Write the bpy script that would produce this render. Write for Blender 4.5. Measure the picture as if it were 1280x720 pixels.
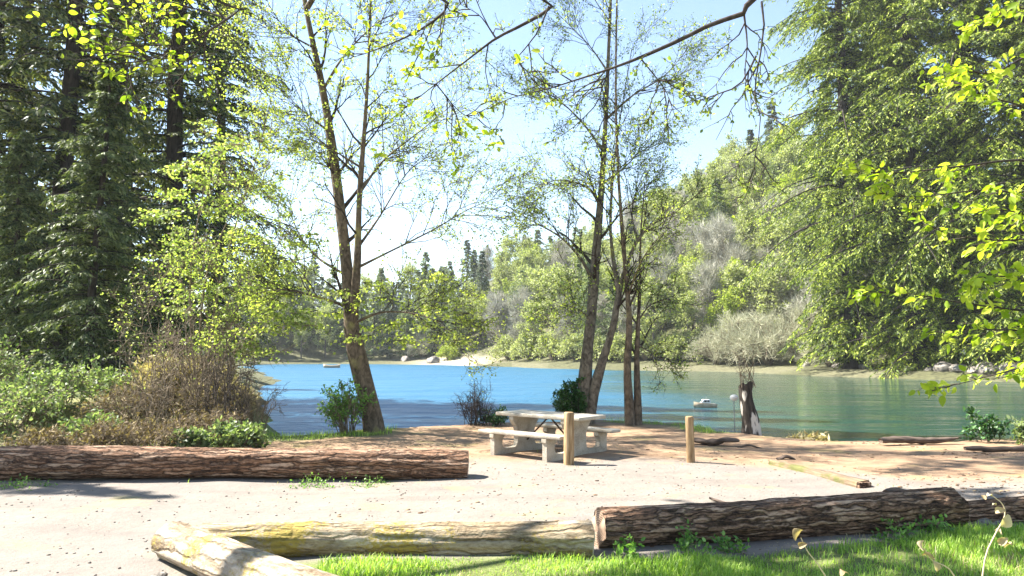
import bpy, bmesh, math
import numpy as np
from mathutils import Vector

# ------------------------------------------------------------------ camera, sky, sun, exposure
S = bpy.context.scene
for o in list(bpy.data.objects):
    bpy.data.objects.remove(o)
C = S.collection
F, CX, CY, HOR, H0 = 950.0, 640.0, 360.0, 442.0, 1.75      # focal length in photo pixels, centre, horizon row, eye height
PITCH = math.atan((HOR - CY) / F)
cam = bpy.data.cameras.new('camera')
cam.sensor_width = 36.0
cam.lens = 36.0 * F / 1280.0
cam.clip_start = 0.05
cam.clip_end = 4000
camo = bpy.data.objects.new('camera', cam)
C.objects.link(camo)
camo.location = (0, 0, H0)
camo.rotation_euler = (math.pi / 2 + PITCH, 0, 0)
S.camera = camo

SUN_EL = math.radians(49)
SUN_AZ = math.atan2(-0.95, 0.31)                         # measured from +Y towards +X
w = bpy.data.worlds.new('World')
S.world = w
w.use_nodes = True
wn = w.node_tree
sky = wn.nodes.new('ShaderNodeTexSky')
sky.sky_type = 'NISHITA'
sky.sun_disc = False
sky.sun_elevation = SUN_EL
sky.sun_rotation = SUN_AZ
sky.air_density = 1.0
sky.dust_density = 0.2
sky.ozone_density = 0.0
wn.links.new(sky.outputs[0], wn.nodes['Background'].inputs[0])
wn.nodes['Background'].inputs[1].default_value = 0.074
sl = bpy.data.lights.new('sun', 'SUN')
sl.energy = 5.0
sl.angle = math.radians(0.53)
sl.color = (1.0, 0.955, 0.88)
so = bpy.data.objects.new('sun', sl)
C.objects.link(so)
sd_ = Vector((math.sin(SUN_AZ) * math.cos(SUN_EL), math.cos(SUN_AZ) * math.cos(SUN_EL), math.sin(SUN_EL)))
so.rotation_euler = sd_.to_track_quat('Z', 'Y').to_euler()
so.location = (-30, 10, 40)
S.view_settings.view_transform = 'Standard'
S.view_settings.look = 'None'
S.view_settings.gamma = 1.0
S.view_settings.exposure = 2.12
S.view_settings.use_curve_mapping = False
S.render.engine = 'CYCLES'
cy = S.cycles
cy.max_bounces = 6
cy.diffuse_bounces = 3
cy.glossy_bounces = 3
cy.transmission_bounces = 4
cy.transparent_max_bounces = 4
cy.sample_clamp_indirect = 6.0
cy.use_denoising = True

# ------------------------------------------------------------------ small helpers
def ray(px, py):
    a, b = (px - CX) / F, (CY - py) / F
    return np.array([a, math.cos(PITCH) - b * math.sin(PITCH), math.sin(PITCH) + b * math.cos(PITCH)])
def at(px, py, Y):
    d = ray(px, py)
    return np.array([0, 0, H0]) + d * (Y / d[1])
def gnd(px, py, z=0.0):
    d = ray(px, py)
    return np.array([0, 0, H0]) + d * ((z - H0) / d[2])
def nrm(a):
    return a / np.maximum(np.linalg.norm(a, axis=-1, keepdims=True), 1e-9)
def sm(t):
    t = np.clip(t, 0, 1)
    return t * t * (3 - 2 * t)
R_ = np.random.default_rng

def mesh(name, V, faces, mat=None, smooth=False, rnd=None, attrs=None, mats=None, midx=None):
    """V (n,3); faces: list of (m,k) int arrays."""
    me = bpy.data.meshes.new(name)
    V = np.asarray(V, dtype=np.float32)
    faces = [np.asarray(f, dtype=np.int32) for f in faces if len(f)]
    me.vertices.add(len(V))
    me.vertices.foreach_set('co', V.ravel())
    nl = sum(f.size for f in faces)
    nf = sum(len(f) for f in faces)
    me.loops.add(nl)
    me.polygons.add(nf)
    me.loops.foreach_set('vertex_index', np.concatenate([f.ravel() for f in faces]))
    tot = np.concatenate([np.full(len(f), f.shape[1], dtype=np.int32) for f in faces])
    st = np.concatenate([[0], np.cumsum(tot)[:-1]]).astype(np.int32)
    me.polygons.foreach_set('loop_start', st)
    if smooth:
        me.polygons.foreach_set('use_smooth', np.ones(nf, dtype=bool))
    if midx is not None:
        me.polygons.foreach_set('material_index', np.asarray(midx, dtype=np.int32))
    for m in (mats or ([mat] if mat else [])):
        me.materials.append(m)
    me.update(calc_edges=True)
    if rnd is not None:
        a = me.attributes.new('rnd', 'FLOAT', 'FACE')
        a.data.foreach_set('value', np.asarray(rnd, dtype=np.float32))
    for k, v in (attrs or {}).items():
        a = me.attributes.new(k, 'FLOAT', 'POINT')
        a.data.foreach_set('value', np.asarray(v, dtype=np.float32))
    return me

def link(name, me, parent=None, loc=None):
    o = bpy.data.objects.new(name, me)
    C.objects.link(o)
    if parent is not None:
        o.parent = parent
    if loc is not None:
        o.location = loc
    return o
def thing(name, label, cat, loc=(0, 0, 0), rotz=0.0, group=None):
    o = link(name, None, None, tuple(float(v) for v in loc))
    o.rotation_euler = (0, 0, rotz)
    o.empty_display_size = 0.2
    return tag(o, label, cat, group)
def tag(o, label, cat, group=None, kind=None):
    o['label'] = label
    o['category'] = cat
    if group:
        o['group'] = group
    if kind:
        o['kind'] = kind
    return o
def dup(root, loc, rotz, scale, label=None, group=None):
    r = root.copy()
    C.objects.link(r)
    r.location = tuple(float(v) for v in loc)
    r.rotation_euler = (0, 0, rotz)
    r.scale = scale if hasattr(scale, '__len__') else (scale,) * 3
    if label:
        r['label'] = label
    if group:
        r['group'] = group
    for ch in list(root.children):
        c = ch.copy()
        C.objects.link(c)
        c.parent = r
    return r

class Bag:
    """collects vertex / face arrays into one mesh"""
    def __init__(s):
        s.v, s.f, s.r, s.n = [], {}, {}, 0
    def add(s, V, f, rnd=None):
        V = np.asarray(V, float).reshape(-1, 3)
        f = np.asarray(f, dtype=np.int64)
        k = f.shape[1]
        s.f.setdefault(k, []).append(f + s.n)
        s.r.setdefault(k, []).append(np.full(len(f), 0.5) if rnd is None else np.asarray(rnd, float))
        s.v.append(V)
        s.n += len(V)
        return s
    def mesh(s, name, mat, smooth=False, off=None):
        V = np.concatenate(s.v)
        if off is not None:
            V = V - np.asarray(off, float)
        ks = sorted(s.f)
        return mesh(name, V, [np.concatenate(s.f[k]) for k in ks], mat, smooth,
                    np.concatenate([np.concatenate(s.r[k]) for k in ks]))

def tubes(P, R, k=6, bag=None, cap=False):
    """batch of tubes: P (B,n,3), R (B,n)"""
    P = np.asarray(P, float)
    R = np.asarray(R, float)
    if P.ndim == 2:
        P, R = P[None], R[None]
    B, n, _ = P.shape
    T = nrm(np.gradient(P, axis=1))
    ref = np.where(np.abs(T[:, :1, 2:3]) > 0.8, np.array([1.0, 0, 0]), np.array([0, 0, 1.0]))
    ref = np.broadcast_to(ref, T.shape)
    U = nrm(np.cross(T, ref))
    W = np.cross(T, U)
    a = np.arange(k) * 2 * math.pi / k
    V = P[:, :, None] + R[:, :, None, None] * (U[:, :, None] * np.cos(a)[None, None, :, None] + W[:, :, None] * np.sin(a)[None, None, :, None])
    i, j = np.meshgrid(np.arange(n - 1), np.arange(k), indexing='ij')
    q = np.stack([i * k + j, i * k + (j + 1) % k, (i + 1) * k + (j + 1) % k, (i + 1) * k + j], -1).reshape(-1, 4)
    Q = (q[None] + (np.arange(B) * n * k)[:, None, None]).reshape(-1, 4)
    bag = bag or Bag()
    bag.add(V.reshape(-1, 3), Q[:, ::-1])
    if cap:
        bag.f.setdefault(k, []).append((bag.n - B * n * k) + (np.arange(B) * n * k)[:, None] + (n - 1) * k + np.arange(k)[None, ::-1])
        bag.r.setdefault(k, []).append(np.full(B, 0.5))
    return bag

def resample(pts, n):
    pts = np.asarray(pts, float)
    # Catmull-Rom through the points
    p = np.vstack([2 * pts[0] - pts[1], pts, 2 * pts[-1] - pts[-2]])
    t = np.linspace(0, len(pts) - 1 - 1e-6, n)
    i = t.astype(int)
    u = (t - i)[:, None]
    p0, p1, p2, p3 = p[i], p[i + 1], p[i + 2], p[i + 3]
    return 0.5 * (2 * p1 + (p2 - p0) * u + (2 * p0 - 5 * p1 + 4 * p2 - p3) * u ** 2 + (3 * p1 - p0 - 3 * p2 + p3) * u ** 3)

def spawn(P, R, per, t0, t1, L, ang, rng, m=6, wig=0.18, grav=0.0, up=0.0, rf=0.55, rtip=0.002, flat=False):
    """new branches along the paths P; L is (lo, hi)"""
    B, n, _ = P.shape
    N = B * per
    idx = np.repeat(np.arange(B), per)
    t = rng.uniform(t0, t1, N)
    x = t * (n - 1)
    i = np.minimum(x.astype(int), n - 2)
    u = (x - i)[:, None]
    pos = P[idx, i] * (1 - u) + P[idx, i + 1] * u
    r0 = R[idx, i] * (1 - u[:, 0]) + R[idx, i + 1] * u[:, 0]
    tan = nrm(P[idx, i + 1] - P[idx, i])
    rv = rng.normal(size=(N, 3))
    if flat:
        rv = np.cross(tan, np.array([0, 0, 1.0])) * rng.choice([-1, 1], N)[:, None] + rng.normal(size=(N, 3)) * 0.25
    perp = nrm(rv - (rv * tan).sum(-1, keepdims=True) * tan)
    a = ang * rng.uniform(0.7, 1.25, N)[:, None]
    d = nrm(tan * np.cos(a) + perp * np.sin(a) + np.array([0, 0, up]))
    ln = rng.uniform(L[0], L[1], N) * (1.15 - 0.55 * t)
    out = np.zeros((N, m, 3))
    out[:, 0] = pos
    for k in range(1, m):
        out[:, k] = out[:, k - 1] + d * (ln / (m - 1))[:, None]
        d = nrm(d + rng.normal(size=(N, 3)) * wig + np.array([0, 0, grav]))
    rr = np.maximum(r0 * rf, rtip * 1.2)
    RR = rr[:, None] * np.linspace(1, 0, m)[None] + rtip
    return out, RR

def onpaths(P, per, rng, t0=0.1, t1=1.0):
    B, n, _ = P.shape
    idx = np.repeat(np.arange(B), per)
    x = rng.uniform(t0, t1, B * per) * (n - 1)
    i = np.minimum(x.astype(int), n - 2)
    u = (x - i)[:, None]
    return P[idx, i] * (1 - u) + P[idx, i + 1] * u, nrm(P[idx, i + 1] - P[idx, i])

# leaf outlines: x across, y along, z up
RHOMB = (np.array([[0, 0, 0], [.34, .42, .05], [0, 1, -.04], [-.34, .42, .05]]), [np.array([[0, 1, 2, 3]])])
NEEDLE = (np.array([[0, 0, 0], [.17, .35, .02], [0, 1, -.05], [-.17, .35, .02]]), [np.array([[0, 1, 2, 3]])])
SLIVER = (np.array([[-.02, 0, 0], [.02, 0, 0], [0, 1, 0]]), [np.array([[0, 1, 2]])])
_ov = np.array([[0, 0, 0], [.22, .16, .05], [.3, .42, .07], [.2, .74, .03], [0, 1, -.08], [-.2, .74, .03], [-.3, .42, .07], [-.22, .16, .05], [0, .45, -.02]])
OVAL = (_ov, [np.array([[8, i, (i + 1) % 8] for i in range(8)])])
_mp = np.array([[0, 0, 0], [.14, .06, .02], [.42, .08, .05], [.3, .28, .05], [.52, .56, .02], [.24, .56, .05], [.0, 1., -.06], [-.24, .56, .05], [-.52, .56, .02], [-.3, .28, .05], [-.42, .08, .05], [-.14, .06, .02], [0, .3, -.03]])
MAPLE = (_mp, [np.array([[12, i, (i + 1) % 12] for i in range(12)])])

def leaves(bag, pos, d, size, tmpl, rng, upn=1.0, jit=0.6, rnd=None):
    N = len(pos)
    d = nrm(d + rng.normal(size=(N, 3)) * jit)
    n = rng.normal(size=(N, 3)) + np.array([0, 0, upn])
    x = nrm(np.cross(d, n))
    z = np.cross(x, d)
    size = np.broadcast_to(np.asarray(size, float), (N,))
    T, fs = tmpl
    V = pos[:, None] + size[:, None, None] * (x[:, None] * T[None, :, :1] + d[:, None] * T[None, :, 1:2] + z[:, None] * T[None, :, 2:3])
    if rnd is None:
        rnd = rng.uniform(0, 1, N)
    for f in fs:
        FF = (f[None] + (np.arange(N) * len(T))[:, None, None]).reshape(-1, f.shape[1])
        bag.add(V.reshape(-1, 3), FF, np.repeat(rnd, len(f)))
    return bag

def box(bag, c, s, rz=0.0):
    x, y, z = np.array(s) / 2
    v = np.array([[-x, -y, -z], [x, -y, -z], [x, y, -z], [-x, y, -z], [-x, -y, z], [x, -y, z], [x, y, z], [-x, y, z]])
    cc, ss = math.cos(rz), math.sin(rz)
    v = v @ np.array([[cc, ss, 0], [-ss, cc, 0], [0, 0, 1]]) + np.array(c)
    bag.add(v, [[0, 3, 2, 1], [4, 5, 6, 7], [0, 1, 5, 4], [1, 2, 6, 5], [2, 3, 7, 6], [3, 0, 4, 7]])
    return bag

def noise3(p, rng, octs=4, f0=1.0):
    """cheap smooth pseudo noise (sum of random sines), about -1..1"""
    p = np.asarray(p, float)
    out = np.zeros(p.shape[:-1])
    amp = 1.0
    for o in range(octs):
        for _ in range(4):
            k = rng.normal(size=p.shape[-1]) * f0 * 2 ** o
            out += amp * np.sin(p @ k + rng.uniform(0, 6.28)) * 0.35
        amp *= 0.55
    return out

def bevel_mesh(me, wdt, seg=2):
    bm = bmesh.new()
    bm.from_mesh(me)
    bmesh.ops.bevel(bm, geom=[e for e in bm.edges if len(e.link_faces) == 2 and e.calc_face_angle(0) > 0.5],
                    offset=wdt, segments=seg, affect='EDGES', profile=0.5)
    bm.to_mesh(me)
    bm.free()
    return me

# ------------------------------------------------------------------ materials
class NT:
    def __init__(s, name):
        s.m = bpy.data.materials.new(name)
        s.m.use_nodes = True
        s.t = s.m.node_tree
        s.b = s.t.nodes['Principled BSDF']
        s.out = s.t.nodes['Material Output']
        s.b.inputs['Specular IOR Level'].default_value = 0.25
    def n(s, typ, **kw):
        nd = s.t.nodes.new('ShaderNode' + typ)
        for k, v in kw.items():
            setattr(nd, k, v)
        return nd
    def l(s, a, b):
        s.t.links.new(a, b)
    def coord(s, kind='Object', scale=(1, 1, 1), rot=(0, 0, 0)):
        t = s.n('TexCoord')
        m = s.n('Mapping')
        m.inputs['Scale'].default_value = scale
        m.inputs['Rotation'].default_value = rot
        s.l(t.outputs[kind], m.inputs[0])
        return m.outputs[0]
    def noise(s, vec, scale, detail=5, rough=0.55, dist=0.0):
        nd = s.n('TexNoise')
        nd.inputs['Scale'].default_value = scale
        nd.inputs['Detail'].default_value = detail
        nd.inputs['Roughness'].default_value = rough
        nd.inputs['Distortion'].default_value = dist
        if vec is not None:
            s.l(vec, nd.inputs['Vector'])
        return nd.outputs['Fac']
    def voro(s, vec, scale, feature='F1'):
        nd = s.n('TexVoronoi', feature=feature)
        nd.inputs['Scale'].default_value = scale
        s.l(vec, nd.inputs['Vector'])
        return nd
    def attr(s, name):
        return s.n('Attribute', attribute_name=name).outputs['Fac']
    def ramp(s, fac, stops, interp='LINEAR'):
        r = s.n('ValToRGB')
        r.color_ramp.interpolation = interp
        e = r.color_ramp.elements
        while len(e) < len(stops):
            e.new(0.5)
        for el, (p, c) in zip(e, stops):
            el.position = p
            el.color = (c[0], c[1], c[2], 1) if hasattr(c, '__len__') else (c, c, c, 1)
        s.l(fac, r.inputs[0])
        return r.outputs[0]
    def mix(s, fac, a, b, mode='MIX'):
        m = s.n('Mix', data_type='RGBA', blend_type=mode)
        for sock, v in ((m.inputs[0], fac), (m.inputs[6], a), (m.inputs[7], b)):
            if hasattr(v, 'is_linked'):
                s.l(v, sock)
            elif hasattr(v, '__len__'):
                sock.default_value = (v[0], v[1], v[2], 1)
            else:
                sock.default_value = v
        return m.outputs[2]
    def math(s, op, a, b=0.5, c=None):
        m = s.n('Math', operation=op)
        for sock, v in zip(m.inputs, (a, b, c)):
            if v is None:
                continue
            if hasattr(v, 'is_linked'):
                s.l(v, sock)
            else:
                sock.default_value = v
        return m.outputs[0]
    def bump(s, h, strength, dist, prev=None):
        b = s.n('Bump')
        b.inputs['Strength'].default_value = strength
        b.inputs['Distance'].default_value = dist
        s.l(h, b.inputs['Height'])
        if prev is not None:
            s.l(prev, b.inputs['Normal'])
        return b.outputs[0]
    def fin(s, col=None, rough=0.9, normal=None):
        if col is not None:
            if hasattr(col, 'is_linked'):
                s.l(col, s.b.inputs['Base Color'])
            else:
                s.b.inputs['Base Color'].default_value = (*col, 1)
        if hasattr(rough, 'is_linked'):
            s.l(rough, s.b.inputs['Roughness'])
        else:
            s.b.inputs['Roughness'].default_value = rough
        if normal is not None:
            s.l(normal, s.b.inputs['Normal'])
        return s.m

def leaf_mat(name, dark, mid, light, transl=0.35, rough=0.55, clump=0.8, tcol=None):
    t = NT(name)
    r = t.attr('rnd')
    nz = t.noise(t.coord('Object'), clump, 3)
    f = t.math('ADD', t.math('MULTIPLY', r, 0.55), t.math('MULTIPLY', nz, 0.55))
    col = t.ramp(f, [(0.25, dark), (0.52, mid), (0.82, light)])
    t.fin(col, rough)
    t.b.inputs['Specular IOR Level'].default_value = 0.35
    tr = t.n('BsdfTranslucent')
    tc = t.mix(1.0, col, tcol or (1.15, 1.25, 0.55), 'MULTIPLY')
    t.l(tc, tr.inputs[0])
    mx = t.n('MixShader')
    mx.inputs[0].default_value = transl
    t.l(t.b.outputs[0], mx.inputs[1])
    t.l(tr.outputs[0], mx.inputs[2])
    t.l(mx.outputs[0], t.out.inputs[0])
    return t.m

def bark_mat(name, a, b, moss=None, moss_amt=0.5, scale=(7, 7, 1.6), bump=0.6, bd=0.02):
    t = NT(name)
    v = t.coord('Object', scale)
    n1 = t.noise(v, 2.2, 7, 0.62, 0.6)
    n2 = t.noise(t.coord('Object'), 1.3, 4)
    col = t.ramp(n1, [(0.3, a), (0.7, b)])
    if moss:
        k = t.ramp(n2, [(1 - moss_amt, 0.0), (min(1.0, 1.12 - moss_amt), 1.0)])
        col = t.mix(k, col, t.ramp(n1, [(0.3, tuple(c * 0.55 for c in moss)), (0.7, moss)]))
    return t.fin(col, 0.95, t.bump(n1, bump, bd))

M = {}
M['conifer'] = leaf_mat('conifer_needles', (.018, .034, .016), (.075, .1, .036), (.26, .27, .09), .28, .6, .6)
M['hemlock'] = leaf_mat('hemlock_needles', (.03, .052, .024), (.1, .135, .05), (.25, .28, .11), .3, .6, .8)
M['cedar'] = leaf_mat('cedar_sprays', (.016, .03, .01), (.12, .17, .024), (.43, .49, .065), .28, .6, .3)
M['birch'] = leaf_mat('birch_leaves', (.17, .23, .05), (.36, .43, .1), (.6, .63, .19), .55, .5, .6)
M['maple'] = leaf_mat('maple_leaves', (.18, .28, .02), (.36, .45, .04), (.56, .61, .08), .55, .45, .8)
M['overleaf'] = leaf_mat('young_alder_leaves', (.1, .16, .05), (.26, .33, .08), (.5, .55, .12), .5, .45, 1.6)
M['vine'] = leaf_mat('vine_maple_leaves', (.13, .19, .05), (.29, .37, .1), (.5, .55, .2), .5, .5, .5)
M['bramble'] = leaf_mat('bramble_leaves', (.06, .1, .04), (.16, .22, .085), (.36, .42, .22), .42, .5, 1.2)
M['fernbrown'] = leaf_mat('dead_bracken', (.055, .036, .02), (.155, .105, .055), (.36, .28, .16), .25, .8, 1.8)
M['drygrass'] = leaf_mat('dry_grass', (.25, .19, .09), (.42, .34, .18), (.6, .52, .32), .3, .8, 2.)
M['ivy'] = leaf_mat('ivy_leaves', (.01, .04, .012), (.03, .09, .02), (.08, .18, .04), .25, .4, 2.)
M['grass'] = leaf_mat('green_grass', (.13, .24, .03), (.28, .44, .07), (.48, .6, .16), .5, .5, 1.2)
M['weed'] = leaf_mat('weed_leaves', (.07, .16, .03), (.15, .3, .06), (.28, .45, .12), .45, .45, 2.)
M['deadleaf'] = leaf_mat('curled_dead_leaf', (.16, .095, .045), (.36, .26, .15), (.56, .47, .31), .3, .7, 14.)
M['far_con'] = leaf_mat('far_conifer_needles', (.025, .045, .03), (.07, .105, .055), (.16, .19, .09), .25, .7, .25)
M['far_con2'] = leaf_mat('far_fir_needles', (.055, .085, .035), (.15, .195, .075), (.28, .32, .13), .3, .7, .25)
M['far_dec'] = leaf_mat('far_spring_leaves', (.16, .19, .08), (.33, .36, .16), (.5, .52, .28), .4, .7, .25)
M['far_lime'] = leaf_mat('far_lime_leaves', (.16, .22, .03), (.3, .36, .05), (.42, .46, .1), .4, .7, .25)
M['far_bare'] = leaf_mat('far_bare_twigs', (.2, .19, .15), (.33, .32, .25), (.48, .47, .38), .1, .9, .25, (1, 1, 1))
M['willow'] = leaf_mat('pale_willow_twigs', (.26, .27, .17), (.42, .42, .28), (.6, .58, .4), .25, .9, .3, (1, 1, 1))
M['bark'] = bark_mat('grey_bark', (.04, .033, .028), (.2, .175, .145))
M['birchbark'] = bark_mat('mossy_pale_bark', (.03, .022, .016), (.21, .16, .11), (.33, .3, .1), .42, (5, 5, 3.0))
M['alderbark'] = bark_mat('alder_bark', (.035, .028, .023), (.23, .2, .155), (.3, .27, .08), .36, (5, 5, 3.2))
M['darkbark'] = bark_mat('dark_bark', (.016, .013, .011), (.075, .06, .048))
M['twig'] = bark_mat('pale_twig', (.1, .075, .05), (.27, .215, .15), None, .5, (9, 9, 9), .2)
M['darktwig'] = bark_mat('dark_twig', (.02, .016, .014), (.085, .068, .055), None, .5, (9, 9, 9), .2)

# ------------------------------------------------------------------ terrain and water
LAKE = np.array([(-5.9, 16.9), (-4.9, 16.7), (-3.1, 17.9), (-0.8, 19.4), (2.1, 20.4), (4.3, 19.5), (5.15, 17.3), (6.3, 15.4), (8, 15.5), (10.5, 15.7),
                 (14, 14.5), (22, 12), (45, 6), (80, 0), (130, 10), (130, 35), (95, 45), (70, 53), (52, 62), (46, 68), (38, 80), (36, 95), (32, 108),
                 (18, 117), (6, 135), (-8, 165), (-25, 180), (-45, 185), (-62, 178), (-55, 140), (-38, 100), (-24, 65), (-12.5, 35), (-8.4, 24), (-6.6, 19)])
WATER_Z = -0.70
def lake_sd(x, y):
    """signed distance to the bank: + on land"""
    p = np.stack([x, y], -1)
    best = np.full(x.shape, 1e9)
    ins = np.zeros(x.shape, bool)
    for a, b in zip(LAKE, np.roll(LAKE, -1, 0)):
        ab = b - a
        t = np.clip(((p - a) @ ab) / (ab @ ab), 0, 1)
        q = p - a - t[..., None] * ab
        best = np.minimum(best, np.einsum('...i,...i->...', q, q))
        c = ((a[1] > p[..., 1]) != (b[1] > p[..., 1]))
        with np.errstate(divide='ignore', invalid='ignore'):
            xi = a[0] + (p[..., 1] - a[1]) * ab[0] / (ab[1] if ab[1] != 0 else 1e-9)
        ins ^= c & (p[..., 0] < xi)
    d = np.sqrt(best)
    return np.where(ins, -d, d)
def height(x, y):
    x = np.asarray(x, float)
    y = np.asarray(y, float)
    d = lake_sd(x, y)
    g = R_(5)
    p = np.stack([x, y], -1)
    far = sm((y - 30) / 60)
    edge = d + 0.22 * noise3(p, g, 3, 1.3) * (1 - far) + 1.2 * noise3(p, g, 2, .15) * far
    wd = 1.0 + far * 3.5
    z = np.where(edge < 0, -0.75 * np.clip(-edge / wd, 0, 1) - 2.0 * sm((-edge - wd) / 8), 0.0)
    land = sm(d / 2.0)
    z = z + land * (0.035 * noise3(p, g, 3, .55) + 0.012 * noise3(p, g, 2, 2.2))
    hill = 40 * sm((x + 42) / 112) * sm(d / 72) * sm((y - 38) / 40) + 13 * sm(d / 32) * sm((y - 90) / 60) * sm((25 - x) / 25)
    hill = hill * (1 + 0.12 * noise3(p, g, 3, .03))
    z = z + np.where(d > 0, hill, 0)
    # left bank mounds under the thicket
    for mx, my, mh, mr in ((-8.6, 18.2, .55, 2.0), (-11.5, 16.5, .45, 2.4), (-9.8, 24, .8, 2.6), (-14.5, 20, .7, 4.0), (-20, 30, 1.2, 9)):
        z = z + np.where(d > 0, mh * np.exp(-((x - mx) ** 2 + (y - my) ** 2) / mr ** 2) * sm(d / 1.5), 0)
    # shoulder of the near right bank
    z = z + 0.12 * np.exp(-((x - 9.0) ** 2 + (y - 10.5) ** 2) / 9)
    return z
def hz(x, y):
    return float(height(np.array([x]), np.array([y]))[0])

def dist_seg(x, y, a, b):
    a, b = np.array(a), np.array(b)
    p = np.stack([x, y], -1) - a
    t = np.clip((p @ (b - a)) / ((b - a) @ (b - a)), 0, 1)
    return np.linalg.norm(p - t[..., None] * (b - a), axis=-1)
# where grass, gravel and bare dirt lie (material masks)
def masks(x, y):
    g = R_(11)
    p = np.stack([x, y], -1)
    nz = noise3(p, g, 4, .9)
    d = lake_sd(x, y)
    yb = np.interp(x, [-1.2, -0.2, .8, 1.9, 3.2, 4.6, 8], [6.95, 6.98, 6.95, 7.0, 7.3, 7.75, 8.6])
    line = (x + 3.2) * 0.67 + (y - 6.6) * 0.74             # right of the front left log
    grass = sm((yb - y + .12 * nz) / .3) * sm((line - 0.1) / .35)
    grass = np.maximum(grass, sm((1.0 - np.abs(d - .7) + .3 * nz) / .6) * sm((-2.2 - x) / 1.0) * sm((y - 15.2) / .8) * (y < 30))   # strip by the leaning tree
    grass = np.maximum(grass, .8 * sm((0.5 + .35 * nz - np.abs(d - .4)) / .4) * (x > 1.5) * (x < 5) * (y > 17))
    grass = np.maximum(grass, .9 * sm((d - 3) / 5) * sm((y - 30) / 15))
    grass = np.maximum(grass, sm((-x * 1.0 - 5.2) / 1.5) * sm((y - 11.6) / .8) * .75)
    dirt = sm((y - 12.3 + .45 * nz + sm((x - 3.5) / 2) * 2.3 + .25 * np.maximum(x - 5, 0)) / 1.2) * (y < 40)
    dirt = np.maximum(dirt, sm((d < 1.2) * 1.0) * (y < 40))
    dirt = dirt * (1 - (x < -5) * sm((y - 17.5) / 1.5))
    grass = np.maximum(grass, (x < -5) * sm((y - 17.5) / 1.5) * (y < 40) * 1.0)
    beach = sm((7 - d) / 2) * (y > 150) * np.exp(-((x + 13) / 9) ** 2) + .12 * sm((2.0 - d) / 1.5) * (y > 40) * (x > 0) * sm(noise3(p, R_(3), 3, .12) * 2.0 - .1)
    return np.clip(grass, 0, 1), np.clip(dirt, 0, 1), beach

def make_ground():
    n, m = 620, 560
    u = np.linspace(-1, 1, n)
    X = 5.0 * np.sinh(5.6 * u)
    v = np.linspace(-0.72, 1, m)
    Y = 9.5 + 5.0 * np.sinh(5.5 * v)
    gx, gy = np.meshgrid(X, Y, indexing='xy')
    gz = height(gx, gy)
    ga, gd, gb = masks(gx, gy)
    V = np.stack([gx, gy, gz], -1).reshape(-1, 3)
    i, j = np.meshgrid(np.arange(m - 1), np.arange(n - 1), indexing='ij')
    q = np.stack([i * n + j, i * n + j + 1, (i + 1) * n + j + 1, (i + 1) * n + j], -1).reshape(-1, 4)
    t = NT('ground')
    v = t.coord('Object')
    big = t.noise(v, .35, 4)
    mid = t.noise(v, 2.3, 6, .6)
    fine = t.noise(v, 38, 4, .65)
    vs = t.voro(v, 30)
    vs2 = t.voro(v, 75)
    peb = t.ramp(vs.outputs['Color'], [(0.1, (.175, .149, .123)), (.5, (.207, .177, .147)), (.9, (.24, .208, .176))])
    gravel = t.mix(.55, t.ramp(t.math('ADD', t.math('MULTIPLY', mid, .6), t.math('MULTIPLY', fine, .4)), [(.3, (.145, .121, .098)), (.5, (.212, .181, .151)), (.7, (.25, .217, .184))]), peb)
    gravel = t.mix(t.ramp(big, [(.45, 0.0), (.7, .55)]), gravel, (.155, .139, .127))
    dirt = t.ramp(t.math('ADD', t.math('MULTIPLY', mid, .65), t.math('MULTIPLY', fine, .35)), [(.3, (.14, .084, .048)), (.5, (.275, .18, .108)), (.7, (.35, .245, .155))])
    litter = t.ramp(t.noise(t.coord('Object', (1, 3.5, 1)), 3.0, 6, .7), [(.5, 0.0), (.62, .75)])
    dirt = t.mix(t.math('MULTIPLY', litter, .8), dirt, (.16, .092, .056))
    soil = t.ramp(t.math('ADD', t.math('MULTIPLY', mid, .5), t.math('MULTIPLY', fine, .5)), [(.35, (.06, .05, .025)), (.5, (.12, .15, .04)), (.68, (.24, .25, .1))])
    sand = t.ramp(mid, [(.3, (.3, .25, .17)), (.7, (.45, .4, .3))])
    col = t.mix(t.attr('dirt'), gravel, dirt)
    tracks = t.ramp(t.noise(t.coord('Object', (.22, 1.5, 1), (0, 0, .06)), 1.3, 6, .6, .5), [(.48, 0.0), (.64, .3)])
    col = t.mix(t.math('MULTIPLY', tracks, t.math('SUBTRACT', 1.0, t.attr('dirt'))), col, (.115, .1, .088))
    mossy = t.ramp(t.noise(v, .9, 5, .6), [(.57, 0.0), (.68, .55)])
    col = t.mix(t.math('MULTIPLY', mossy, .55), col, (.38, .34, .1))
    col = t.mix(t.attr('grass'), col, soil)
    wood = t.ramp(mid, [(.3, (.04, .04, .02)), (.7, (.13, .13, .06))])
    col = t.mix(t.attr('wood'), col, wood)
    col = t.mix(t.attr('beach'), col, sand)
    hgt = t.math('ADD', t.math('MULTIPLY', fine, .5), t.math('ADD', t.math('MULTIPLY', vs.outputs['Distance'], .25), t.math('MULTIPLY', vs2.outputs['Distance'], .25)))
    nb = t.bump(hgt, .55, .02, t.bump(mid, .5, .08))
    t.fin(col, .95, nb)
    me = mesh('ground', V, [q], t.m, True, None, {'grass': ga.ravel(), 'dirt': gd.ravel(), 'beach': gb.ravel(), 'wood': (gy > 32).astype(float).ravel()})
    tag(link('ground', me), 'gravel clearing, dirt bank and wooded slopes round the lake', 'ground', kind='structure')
make_ground()

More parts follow.
